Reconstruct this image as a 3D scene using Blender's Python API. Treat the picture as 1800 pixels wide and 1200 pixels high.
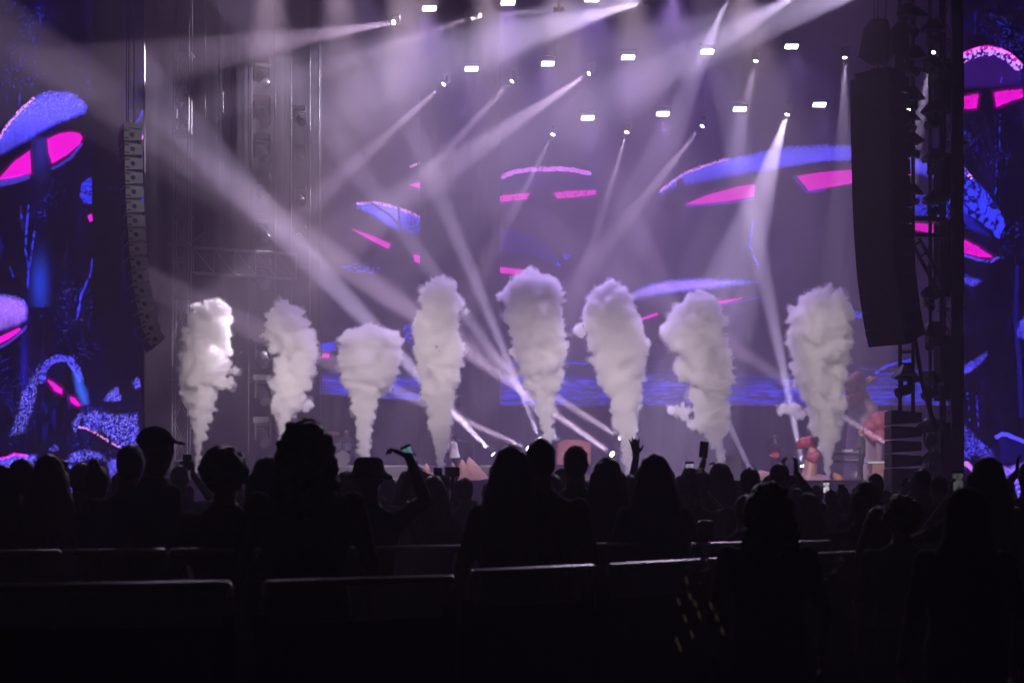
import bpy, bmesh, math, random
import numpy as np
from mathutils import Vector, Matrix, Quaternion

for o in list(bpy.data.objects):
    bpy.data.objects.remove(o)
SC = bpy.context.scene
COL = SC.collection

# ------------------------------------------------------------------ camera, sky, exposure
F_PX = 3000.0           # focal length in photograph pixels (1800 wide)
HORIZON = 880.0         # photograph row of the eye level
CAM_Z = 1.45
cam_d = bpy.data.cameras.new('camera')
cam = bpy.data.objects.new('camera', cam_d)
COL.objects.link(cam)
cam.location = (0, 0, CAM_Z)
cam.rotation_euler = (math.radians(90), 0, 0)
cam_d.sensor_width = 36
cam_d.lens = 36 * F_PX / 1800
cam_d.shift_y = (HORIZON - 600) / 1800
cam_d.clip_start = 0.1
cam_d.clip_end = 1000
cam_d.dof.use_dof = True
cam_d.dof.focus_distance = 57
cam_d.dof.aperture_fstop = 4.0
SC.camera = cam

world = bpy.data.worlds.new('World')
SC.world = world
world.use_nodes = True
wn = world.node_tree
wn.nodes.clear()
wo = wn.nodes.new('ShaderNodeOutputWorld')
wb = wn.nodes.new('ShaderNodeBackground')
ws = wn.nodes.new('ShaderNodeTexSky')
ws.sky_type = 'NISHITA'
ws.sun_disc = False
ws.sun_elevation = math.radians(-6)      # night: the sun is well below the horizon
ws.sun_rotation = math.radians(150)
wb.inputs['Strength'].default_value = 0.02
wn.links.new(ws.outputs[0], wb.inputs['Color'])
wn.links.new(wb.outputs[0], wo.inputs['Surface'])

vs = SC.view_settings
vs.view_transform = 'Standard'
vs.look = 'None'
vs.exposure = 0.0
vs.gamma = 1.0
vs.use_curve_mapping = False

cy = SC.cycles
cy.max_bounces = 10
cy.diffuse_bounces = 2
cy.glossy_bounces = 2
cy.transmission_bounces = 4
cy.transparent_max_bounces = 8
cy.volume_bounces = 8
cy.use_denoising = True
cy.denoiser = 'OPENIMAGEDENOISE'
cy.denoising_input_passes = 'RGB_ALBEDO_NORMAL'
cy.caustics_reflective = False
cy.caustics_refractive = False
cy.sample_clamp_indirect = 4.0
cy.volume_step_rate = 1.0

# ------------------------------------------------------------------ helpers
def P(px, py, d):
    """world point at depth d that the photograph shows at pixel (px, py)"""
    return Vector(((px - 900) / F_PX * d, d, CAM_Z + (HORIZON - py) / F_PX * d))

def srgb(r, g, b):
    f = lambda c: (c / 255 / 12.92) if c / 255 <= 0.04045 else ((c / 255 + 0.055) / 1.055) ** 2.4
    return (f(r), f(g), f(b), 1)

def _hash(ix, iy, iz, seed):
    h = (ix.astype(np.uint32) * np.uint32(374761393) + iy.astype(np.uint32) * np.uint32(668265263)
         + iz.astype(np.uint32) * np.uint32(2147483647) + np.uint32(seed * 974711 + 12345))
    h = (h ^ (h >> np.uint32(13))) * np.uint32(1274126177)
    return (h ^ (h >> np.uint32(16)))

def noise3(p, seed=0):
    """gradient noise in about -1..1 for an (n,3) array"""
    p = np.asarray(p, dtype=np.float64) + 1000.0
    i = np.floor(p).astype(np.int64)
    f = p - i
    u = f * f * f * (f * (f * 6 - 15) + 10)
    out = 0.0
    for dx in (0, 1):
        wx = u[:, 0] if dx else 1 - u[:, 0]
        for dy in (0, 1):
            wy = u[:, 1] if dy else 1 - u[:, 1]
            for dz in (0, 1):
                wz = u[:, 2] if dz else 1 - u[:, 2]
                h = _hash(i[:, 0] + dx, i[:, 1] + dy, i[:, 2] + dz, seed)
                gx = (h & np.uint32(1023)).astype(np.float64) / 511.5 - 1
                gy = ((h >> np.uint32(10)) & np.uint32(1023)).astype(np.float64) / 511.5 - 1
                gz = ((h >> np.uint32(20)) & np.uint32(1023)).astype(np.float64) / 511.5 - 1
                out = out + wx * wy * wz * (gx * (f[:, 0] - dx) + gy * (f[:, 1] - dy) + gz * (f[:, 2] - dz))
    return out * 1.3

def fbm(p, octaves=4, seed=0, gain=0.5):
    a, s, o = 1.0, 0.0, 0.0
    q = np.asarray(p, dtype=np.float64)
    for k in range(octaves):
        o = o + a * noise3(q, seed + k * 7)
        s += a
        a *= gain
        q = q * 2.03
    return o / s

class MB:
    """collects boxes, tubes and lathes and links them as ONE mesh object"""
    def __init__(self):
        self.v, self.f, self.sm = [], [], []
    def add(self, vs, fs, smooth=False):
        b = len(self.v)
        self.v += [tuple(x) for x in vs]
        self.f += [tuple(b + k for k in f) for f in fs]
        self.sm += [smooth] * len(fs)
        return self
    def box(self, c, s, rot=None, taper=1.0):
        hx, hy, hz = s[0] / 2, s[1] / 2, s[2] / 2
        pts = []
        for z, t in ((-hz, 1.0), (hz, taper)):
            for x, y in ((-hx, -hy), (hx, -hy), (hx, hy), (-hx, hy)):
                q = Vector((x * t, y * t, z))
                if rot is not None:
                    q = rot @ q
                pts.append(Vector(c) + q)
        return self.add(pts, [(3, 2, 1, 0), (4, 5, 6, 7), (0, 1, 5, 4), (1, 2, 6, 5), (2, 3, 7, 6), (3, 0, 4, 7)])
    def tube(self, a, b, r, r2=None, n=8, cap=True, smooth=True):
        a, b = Vector(a), Vector(b)
        r2 = r if r2 is None else r2
        d = b - a
        q = d.to_track_quat('Z', 'Y')
        pts = []
        for c, rr in ((a, r), (b, r2)):
            for k in range(n):
                t = 2 * math.pi * k / n
                pts.append(c + q @ Vector((math.cos(t) * rr, math.sin(t) * rr, 0)))
        fs = [(k, (k + 1) % n, n + (k + 1) % n, n + k) for k in range(n)]
        self.add(pts, fs, smooth)
        if cap:
            self.add(pts[:n], [tuple(range(n - 1, -1, -1))])
            self.add(pts[n:], [tuple(range(n))])
        return self
    def path(self, pts, r, n=8, closed=False):
        """a bent tube through pts; r a number or one per point"""
        pts = [Vector(p) for p in pts]
        m = len(pts)
        rr = r if isinstance(r, (list, tuple)) else [r] * m
        ring = []
        up = None
        for k in range(m):
            d = (pts[min(k + 1, m - 1)] - pts[max(k - 1, 0)])
            if d.length < 1e-9:
                d = Vector((0, 0, 1))
            d.normalize()
            if up is None:
                up = d.orthogonal().normalized()
            up = (up - d * up.dot(d))
            up = up.normalized() if up.length > 1e-6 else d.orthogonal().normalized()
            s = d.cross(up)
            for j in range(n):
                t = 2 * math.pi * j / n
                ring.append(pts[k] + (up * math.cos(t) + s * math.sin(t)) * rr[k])
        fs = []
        for k in range(m - 1):
            for j in range(n):
                fs.append((k * n + j, k * n + (j + 1) % n, (k + 1) * n + (j + 1) % n, (k + 1) * n + j))
        self.add(ring, fs, True)
        self.add(ring[:n], [tuple(range(n - 1, -1, -1))])
        self.add(ring[-n:], [tuple(range(n))])
        return self
    def lathe(self, prof, c=(0, 0, 0), q=None, n=16, smooth=True):
        """prof: (radius, z) pairs, turned round local z"""
        pts = []
        for r, z in prof:
            for k in range(n):
                t = 2 * math.pi * k / n
                v = Vector((math.cos(t) * r, math.sin(t) * r, z))
                pts.append(Vector(c) + (q @ v if q is not None else v))
        fs = []
        for i in range(len(prof) - 1):
            for k in range(n):
                fs.append((i * n + k, i * n + (k + 1) % n, (i + 1) * n + (k + 1) % n, (i + 1) * n + k))
        self.add(pts, fs, smooth)
        self.add(pts[:n], [tuple(range(n - 1, -1, -1))])
        self.add(pts[-n:], [tuple(range(n))])
        return self
    def prism(self, outline, y0, y1, smooth=False):
        """outline of (x, z) points extruded along y"""
        n = len(outline)
        pts = [(x, y0, z) for x, z in outline] + [(x, y1, z) for x, z in outline]
        fs = [tuple(range(n)), tuple(range(2 * n - 1, n - 1, -1))]
        self.add(pts, fs)
        self.add(pts, [(k, n + k, n + (k + 1) % n, (k + 1) % n) for k in range(n)], smooth)
        return self
    def mesh(self, name, mat=None):
        me = bpy.data.meshes.new(name)
        me.from_pydata(self.v, [], self.f)
        me.polygons.foreach_set('use_smooth', self.sm)
        me.validate()
        if mat is not None:
            me.materials.append(mat)
        bm = bmesh.new(); bm.from_mesh(me)
        bmesh.ops.recalc_face_normals(bm, faces=bm.faces)
        bm.to_mesh(me); bm.free()
        return me
    def build(self, name, mat, parent=None, bevel=0.0):
        me = self.mesh(name, mat)
        o = bpy.data.objects.new(name, me)
        COL.objects.link(o)
        o.parent = parent
        if bevel:
            m = o.modifiers.new('bevel', 'BEVEL')
            m.width = bevel; m.segments = 1; m.limit_method = 'ANGLE'
        return o

def obj(name, me, parent=None):
    o = bpy.data.objects.new(name, me)
    COL.objects.link(o)
    o.parent = parent
    return o

def tag(o, label=None, cat=None, group=None, kind=None):
    if label: o['label'] = label
    if cat: o['category'] = cat
    if group: o['group'] = group
    if kind: o['kind'] = kind
    return o

def thing(name, label, cat, loc=(0, 0, 0), rz=0.0, group=None):
    o = bpy.data.objects.new(name, None)
    COL.objects.link(o)
    o.empty_display_size = 0.2
    o.location = loc
    o.rotation_euler = (0, 0, rz)
    return tag(o, label, cat, group)

def copy_tree(o, parent=None):
    c = o.copy()
    COL.objects.link(c)
    c.parent = parent
    for ch in o.children:
        copy_tree(ch, c)
    return c

def remesh(me, voxel, smooth=0, name='body', mat=None):
    """one continuous surface round all the closed shells of a mesh"""
    t = bpy.data.objects.new('tmp', me)
    COL.objects.link(t)
    m = t.modifiers.new('r', 'REMESH')
    m.mode = 'VOXEL'; m.voxel_size = voxel; m.use_smooth_shade = True
    if smooth:
        s = t.modifiers.new('s', 'SMOOTH'); s.factor = 0.5; s.iterations = smooth
    dg = bpy.context.evaluated_depsgraph_get()
    dg.update()
    out = bpy.data.meshes.new_from_object(t.evaluated_get(dg))
    bpy.data.objects.remove(t)
    bpy.data.meshes.remove(me)
    out.name = name
    out.materials.clear()
    if mat is not None:
        out.materials.append(mat)
    return out

# ------------------------------------------------------------------ materials
def mat(name, col, rough=0.6, metal=0.0, var=0.0, scale=6.0, bump=0.0, spec=0.5):
    m = bpy.data.materials.new(name)
    m.use_nodes = True
    nt = m.node_tree
    b = nt.nodes['Principled BSDF']
    b.inputs['Roughness'].default_value = rough
    b.inputs['Metallic'].default_value = metal
    b.inputs['Specular IOR Level'].default_value = spec
    c = tuple(col[:3])
    b.inputs['Base Color'].default_value = c + (1,)
    if var > 0 or bump > 0:
        tc = nt.nodes.new('ShaderNodeTexCoord')
        nz = nt.nodes.new('ShaderNodeTexNoise')
        nz.inputs['Scale'].default_value = scale
        nz.inputs['Detail'].default_value = 6
        nt.links.new(tc.outputs['Object'], nz.inputs['Vector'])
        if var > 0:
            r = nt.nodes.new('ShaderNodeValToRGB')
            r.color_ramp.elements[0].position = 0.3
            r.color_ramp.elements[1].position = 0.7
            r.color_ramp.elements[0].color = tuple(x * (1 - var) for x in c) + (1,)
            r.color_ramp.elements[1].color = tuple(min(1, x * (1 + var)) for x in c) + (1,)
            nt.links.new(nz.outputs['Fac'], r.inputs['Fac'])
            nt.links.new(r.outputs['Color'], b.inputs['Base Color'])
        if bump > 0:
            bp = nt.nodes.new('ShaderNodeBump')
            bp.inputs['Strength'].default_value = bump
            bp.inputs['Distance'].default_value = 0.02
            nt.links.new(nz.outputs['Fac'], bp.inputs['Height'])
            nt.links.new(bp.outputs['Normal'], b.inputs['Normal'])
    return m

def emis(name, col, strength, sample=False):
    m = bpy.data.materials.new(name)
    m.use_nodes = True
    nt = m.node_tree
    nt.nodes.clear()
    o = nt.nodes.new('ShaderNodeOutputMaterial')
    e = nt.nodes.new('ShaderNodeEmission')
    e.inputs['Color'].default_value = tuple(col[:3]) + (1,)
    e.inputs['Strength'].default_value = strength
    nt.links.new(e.outputs[0], o.inputs['Surface'])
    m.cycles.emission_sampling = 'AUTO' if sample else 'NONE'
    return m

def volume(name, col, density, aniso):
    m = bpy.data.materials.new(name)
    m.use_nodes = True
    nt = m.node_tree
    nt.nodes.clear()
    o = nt.nodes.new('ShaderNodeOutputMaterial')
    v = nt.nodes.new('ShaderNodeVolumePrincipled')
    v.inputs['Color'].default_value = tuple(col[:3]) + (1,)
    v.inputs['Density'].default_value = density
    v.inputs['Anisotropy'].default_value = aniso
    nt.links.new(v.outputs[0], o.inputs['Volume'])
    m.cycles.homogeneous_volume = True
    return m

M = {}
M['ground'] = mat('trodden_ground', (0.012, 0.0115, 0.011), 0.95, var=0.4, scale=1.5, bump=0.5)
M['stage'] = mat('stage_deck', (0.02, 0.02, 0.022), 0.7, var=0.3, scale=3)
M['drape'] = mat('black_drape', (0.0025, 0.002, 0.003), 0.95, var=0.3, scale=2, spec=0.1)
M['scrim'] = mat('grey_scrim', (0.018, 0.016, 0.02), 0.9, var=0.2, scale=1.0, spec=0.1)
M['truss'] = mat('aluminium_truss', (0.10, 0.10, 0.11), 0.55, 0.1, var=0.15, scale=8)
M['blackmetal'] = mat('black_metal', (0.02, 0.02, 0.022), 0.5, 0.0, var=0.3, scale=10)
M['blackpaint'] = mat('black_paint', (0.015, 0.015, 0.017), 0.55, 0.0, var=0.3, scale=10, spec=0.3)
M['cabinet'] = mat('grey_cabinet_paint', (0.5, 0.49, 0.52), 0.6, var=0.12, scale=6)
M['grille'] = mat('speaker_grille', (0.02, 0.02, 0.022), 0.7, var=0.3, scale=40)
M['cable'] = mat('rubber_cable', (0.012, 0.012, 0.013), 0.6)
M['steel'] = mat('steel_wire', (0.05, 0.05, 0.055), 0.5, 0.3)
M['lens'] = emis('lit_lens', (1.0, 0.97, 0.93), 40)
M['panel'] = emis('lit_panel', (0.80, 0.86, 1.0), 22)
M['plastic'] = mat('white_plastic', (0.7, 0.7, 0.7), 0.4)

# ------------------------------------------------------------------ the setting
STAGE_Z = 2.1
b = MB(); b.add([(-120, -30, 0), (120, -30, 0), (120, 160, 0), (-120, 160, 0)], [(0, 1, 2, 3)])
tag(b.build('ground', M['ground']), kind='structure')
b = MB()
b.box((0, 64.2, STAGE_Z / 2 - 0.05), (33, 21.6, STAGE_Z - 0.1))
st = tag(b.build('stage', M['stage']), kind='structure')
for k in range(11):                                             # deck boards laid side by side
    x = -15 + k * 3.0
    MB().box((x, 64.2, STAGE_Z - 0.045), (2.985, 21.6, 0.088)).build('deck_board', M['stage'], st)

def drape(name, x0, x1, z0, z1, y, m, label, fold=0.45, amp=0.018):
    n = max(8, int((x1 - x0) / fold * 6))
    vs_, fs_ = [], []
    for k in range(n + 1):
        x = x0 + (x1 - x0) * k / n
        o = amp * math.sin(2 * math.pi * (x - x0) / fold) + 0.04 * math.sin(x * 5.1)
        vs_ += [(x, y + o, z0), (x, y + o, z1)]
    for k in range(n):
        fs_.append((2 * k, 2 * k + 2, 2 * k + 3, 2 * k + 1))
    mb = MB(); mb.add(vs_, fs_, True)
    o = mb.build(name, m)
    sl = o.modifiers.new('thick', 'SOLIDIFY'); sl.thickness = 0.02
    return tag(o, label, 'drape')

def dx(px, d):
    return (px - 900) / F_PX * d
def dz(py, d):
    return CAM_Z + (HORIZON - py) / F_PX * d
drape('stage_drape', dx(556, 74), dx(1700, 74), STAGE_Z, 24, 74.0, M['drape'], 'wide black drape closing the back of the stage behind the screens')
drape('stage_drape', dx(736, 69.5), dx(884, 69.5), STAGE_Z, 24, 69.2, M['drape'], 'tall black drape hanging in the gap between the two stage screens')
drape('stage_drape', dx(236, 63), dx(560, 63), 0.02, 24, 64.0, M['drape'], 'black drape behind the left wing tower and its lamps', fold=0.6)
drape('stage_drape', dx(1692, 66), dx(2010, 66), 0.02, 24, 66.0, M['drape'], 'black drape behind the right wing tower')

b = MB()
b.box((0, 40, 14.0), (150, 88, 31))
hz = b.build('haze', volume('stage_haze', (0.92, 0.77, 1.0), 0.011, 0.25))
tag(hz, 'thin lit stage haze hanging in the air', 'haze', kind='stuff')

# ------------------------------------------------------------------ lit screens (pictures made of coloured light points)
m = bpy.data.materials.new('screen_pixels')
m.use_nodes = True
nt = m.node_tree
nt.nodes.clear()
so = nt.nodes.new('ShaderNodeOutputMaterial')
se = nt.nodes.new('ShaderNodeEmission')
sa = nt.nodes.new('ShaderNodeAttribute')
sa.attribute_name = 'picture'
se.inputs['Strength'].default_value = 1.8
nt.links.new(sa.outputs['Color'], se.inputs['Color'])
nt.links.new(se.outputs[0], so.inputs['Surface'])
m.cycles.emission_sampling = 'NONE'
M['screen'] = m

class Paint:
    def __init__(self, x, y, base):
        self.x, self.y = x, y
        self.c = np.tile(np.array(base, float), (len(x), 1))
        self.cur = None                       # indices near the shape being painted; None: all
    def near(self, pts, pad):
        q = np.array(pts)
        lo, hi = q.min(0) - pad, q.max(0) + pad
        self.cur = np.nonzero((self.x > lo[0]) & (self.x < hi[0]) & (self.y > lo[1]) & (self.y < hi[1]))[0]
        return self.cur
    def n(self, sx, sy=None, seed=0, oc=3, ox=0.0):
        sy = sx if sy is None else sy
        if self.cur is None:
            return fbm(np.stack([self.x * sx + ox, self.y * sy, np.zeros_like(self.x) + seed * 1.7], 1), oc, seed)
        c = self.cur
        out = np.zeros_like(self.x)
        if len(c):
            o = ox[c] if isinstance(ox, np.ndarray) else ox
            out[c] = fbm(np.stack([self.x[c] * sx + o, self.y[c] * sy, np.zeros(len(c)) + seed * 1.7], 1), oc, seed)
        return out
    def mix(self, mask, col):
        mk = np.clip(mask, 0, 1)[:, None]
        self.c = self.c * (1 - mk) + np.asarray(col, float) * mk
    def add(self, mask, col):
        self.c = self.c + np.clip(mask, 0, None)[:, None] * np.asarray(col, float)
    def poly(self, pts, rough=0.0, rs=0.15, seed=3, soft=0.8):
        """soft inside mask of a polygon"""
        cur = self.near(pts, 14)
        x, y = self.x, self.y
        if rough:
            x = x + rough * self.n(rs, seed=seed)
            y = y + rough * self.n(rs, seed=seed + 1)
        x, y = x[cur], y[cur]
        inside = np.zeros(len(x), bool)
        dist = np.full(len(x), 1e9)
        n = len(pts)
        for k in range(n):
            ax, ay = pts[k]; bx, by = pts[(k + 1) % n]
            cond = ((ay > y) != (by > y))
            with np.errstate(divide='ignore', invalid='ignore'):
                xi = (bx - ax) * (y - ay) / (by - ay + 1e-12) + ax
            inside ^= cond & (x < xi)
            dx_, dy_ = bx - ax, by - ay
            t = np.clip(((x - ax) * dx_ + (y - ay) * dy_) / (dx_ * dx_ + dy_ * dy_ + 1e-9), 0, 1)
            dist = np.minimum(dist, np.hypot(x - ax - t * dx_, y - ay - t * dy_))
        sd = np.full(len(self.x), -1e9)
        sd[cur] = np.where(inside, dist, -dist)
        self.sd = sd
        return np.clip(sd / soft * 0.5 + 0.5, 0, 1)
    def line(self, pts, w, rough=0.0, seed=5):
        cur = self.near(pts, w + 10)
        x, y = self.x, self.y
        if rough:
            x = x + rough * self.n(0.12, seed=seed)
            y = y + rough * self.n(0.12, seed=seed + 1)
        x, y = x[cur], y[cur]
        dist = np.full(len(x), 1e9)
        m_ = len(pts) - 1
        for k in range(m_):
            ax, ay = pts[k]; bx, by = pts[k + 1]
            dx_, dy_ = bx - ax, by - ay
            t = np.clip(((x - ax) * dx_ + (y - ay) * dy_) / (dx_ * dx_ + dy_ * dy_ + 1e-9), 0, 1)
            q = np.hypot(x - ax - t * dx_, y - ay - t * dy_)
            dist = np.minimum(dist, q)
        out = np.zeros(len(self.x))
        out[cur] = np.clip((w - dist) + 0.5, 0, 1)
        return out
    def speck(self, sc, thr, seed, sy=None):
        v = self.n(sc, sy, seed, 2)
        return np.clip((v - thr) * 8, 0, 1)
    def blob(self, cx, cy, rx, ry):
        self.near([(cx - 2.5 * rx, cy - 2.5 * ry), (cx + 2.5 * rx, cy + 2.5 * ry)], 0)
        return np.exp(-(((self.x - cx) / rx) ** 2 + ((self.y - cy) / ry) ** 2))
    def branches(self, sc, w, seed):
        v = np.abs(self.n(sc, sc * 0.8, seed, 2, 0.6 * self.n(sc * 1.5, seed=seed + 9)))
        return np.clip((w - v) / w * 2.2, 0, 1)

def screen(name, lab, a, da, bpt, db, ytop_a, art, base, step=1.4, depth=0.15):
    """a, bpt: pixels of the lower corners at depths da, db; the screen is an upright rectangle"""
    A = P(a[0], a[1], da); B = P(bpt[0], bpt[1], db); B.z = A.z
    H = dz(ytop_a, da) - A.z
    W = (B - A).length
    nx = max(8, int((bpt[0] - a[0]) / step)); nz = max(8, int((a[1] - ytop_a) / step))
    u, v = np.meshgrid(np.linspace(0, 1, nx), np.linspace(0, 1, nz))
    u = u.ravel(); v = v.ravel()
    X = A.x + (B.x - A.x) * u; Y = A.y + (B.y - A.y) * u; Z = A.z + H * v
    px = 900 + X / Y * F_PX
    py = HORIZON - (Z - CAM_Z) / Y * F_PX
    p = Paint(px, py, base)
    art(p)
    me = bpy.data.meshes.new('picture_face')
    idx = np.arange(nx * nz).reshape(nz, nx)
    f = np.stack([idx[:-1, :-1], idx[:-1, 1:], idx[1:, 1:], idx[1:, :-1]], -1).reshape(-1, 4)
    me.vertices.add(nx * nz)
    me.vertices.foreach_set('co', np.stack([X, Y, Z], 1).ravel())
    me.loops.add(f.size); me.loops.foreach_set('vertex_index', f.ravel())
    me.polygons.add(len(f)); me.polygons.foreach_set('loop_start', np.arange(0, f.size, 4)); me.polygons.foreach_set('loop_total', np.full(len(f), 4))
    me.update()
    at = me.attributes.new('picture', 'FLOAT_COLOR', 'POINT')
    at.data.foreach_set('color', np.concatenate([np.clip(p.c, 0, 8), np.ones((len(px), 1))], 1).ravel().astype(np.float32))
    me.materials.append(M['screen'])
    t = thing(name, lab, 'screen')
    obj('picture_face', me, t)
    nrm = Vector((B.y - A.y, -(B.x - A.x), 0)).normalized()
    if nrm.y > 0: nrm = -nrm
    back = MB()
    C = (A + B) / 2 - nrm * (depth / 2 + 0.01); C.z = A.z + H / 2
    rot = Matrix.Rotation(math.atan2(B.y - A.y, B.x - A.x), 3, 'Z')
    back.box(C, (W + 0.06, depth, H + 0.06), rot)
    back.build('panel_wall', M['blackpaint'], t)
    return t

BLUE = np.array((0.030, 0.036, 0.90)); LAV = np.array((0.095, 0.075, 1.0)); DEEP = np.array((0.010, 0.008, 0.36)); PINK = np.array((1.0, 0.006, 0.75)); HOT = np.array((1.0, 0.35, 0.95))

def water(p, y0, y1, k=1.0):
    p.near([(-500, y0 - 60), (2500, y1 + 10)], 0)
    g = np.clip((p.y - y0) / 14, 0, 1) * (p.y < y1 + 3)
    v = p.n(0.020, 0.17, 21, 4)
    v2 = p.n(0.07, 0.55, 25, 3)
    s = np.clip(0.42 + 1.3 * v + 0.9 * v2, 0, 1)
    p.mix(g, np.array((0.015, 0.01, 0.09)))
    p.add(g * s ** 1.6 * k, BLUE * 0.85)
    p.add(g * np.clip(v2 * 1.6 - 0.35, 0, 1) * k, LAV * 0.9)
    p.add(g * np.clip(p.n(0.012, 0.11, 31, 3) * 2.4 - 0.75, 0, 1) * k, PINK * 0.35)
    st_ = np.clip((p.y - (y0 - 50)) / 50, 0, 1) * (p.y <= y0 + 10)
    p.add(st_ * np.clip(p.n(0.010, 0.16, 33, 3) * 3 - 0.8, 0, 1) * k, BLUE * 0.6)

def cap(p, pts, rim, seed, top=LAV, low=BLUE, rimcol=HOT, streak=0.16, rough=5, fade=1.0):
    mk = p.poly(pts, rough * 0.5, 0.12, seed, 1.5)
    sd = p.sd.copy()
    ys_ = [q[1] for q in pts]
    g = np.clip((p.y - min(ys_)) / (max(ys_) - min(ys_)), 0, 1)
    fine = p.n(0.30, 0.30, seed + 8, 3)
    st_ = np.clip(0.82 + 0.9 * p.n(streak * 1.6, streak * 0.12, seed + 2, 2) * np.maximum(np.clip((8 - sd) / 6, 0, 1), np.clip((g - 0.42) * 2.2, 0, 1)) + 0.38 * fine + 0.25 * p.n(0.05, 0.08, seed + 9, 3), 0.05, 1.6)
    edge = np.clip(sd / 7, 0, 1)
    colr = (top[None] * edge[:, None] + low[None] * (1 - edge[:, None])) * (st_ * (0.30 + 0.70 * edge) * (0.45 + 0.75 * np.exp(-((g - 0.38) / 0.36) ** 2)))[:, None]
    mk3 = (mk * fade)[:, None]
    p.c = p.c * (1 - mk3) + colr * mk3
    p.add(mk * p.speck(0.42, 0.16, seed + 21) * np.clip(1.1 - 1.9 * g, 0, 1) * fade, np.array((0.30, 0.22, 0.9)) * 0.7)
    if rim:
        r = p.line(rim, 2.6, 2.0, seed + 4) * np.clip(p.n(0.35, seed=seed + 6) * 3 + 0.5, 0, 1)
        p.add(r, rimcol * 0.9)
        r = p.line([(a_, b_ + 5) for a_, b_ in rim], 5, 2.0, seed + 5) * p.speck(0.3, 0.05, seed + 7)
        p.add(r, LAV * 0.8)

def gill(p, pts, seed=1, ragged=0.0, k=1.0):
    mk = p.poly(pts, 1.0 + ragged, 0.25, seed, 1.2)
    if ragged:
        mk = mk * np.clip(p.n(0.28, 0.34, seed + 3, 2) * 3 + 1.3, 0, 1)
    tone = np.clip(0.66 + 0.30 * p.n(0.22, 0.22, seed + 30, 3) + 0.22 * p.n(0.5, 0.06, seed + 31, 2) + 0.4 * np.clip((3.5 - p.sd) / 3.5, 0, 1), 0.3, 1.25)
    mm = np.clip(mk, 0, 1)[:, None]
    p.c = p.c * (1 - mm) + (PINK * k)[None] * tone[:, None] * mm
    p.add(np.clip((p.sd + 7) / 7, 0, 1) * (p.sd < 0) * 0.10, PINK)

def foliage(p, seed):
    """faint leaf specks and hanging strands in the dark of the forest picture"""
    big = np.clip(p.n(0.012, 0.010, seed, 3) * 3, 0, 1)
    p.add(big * p.speck(0.26, 0.20, seed + 1, 0.22) * 0.8, BLUE * 0.55)
    p.add(big * p.speck(0.16, 0.30, seed + 2, 0.10) * 0.6, DEEP)
    p.add(np.clip(p.n(0.10, 0.008, seed + 3, 3) * 4 - 1.1, 0, 1) * np.clip(p.n(0.02, 0.03, seed + 4, 2) * 3, 0, 1), DEEP * 0.8)

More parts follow.
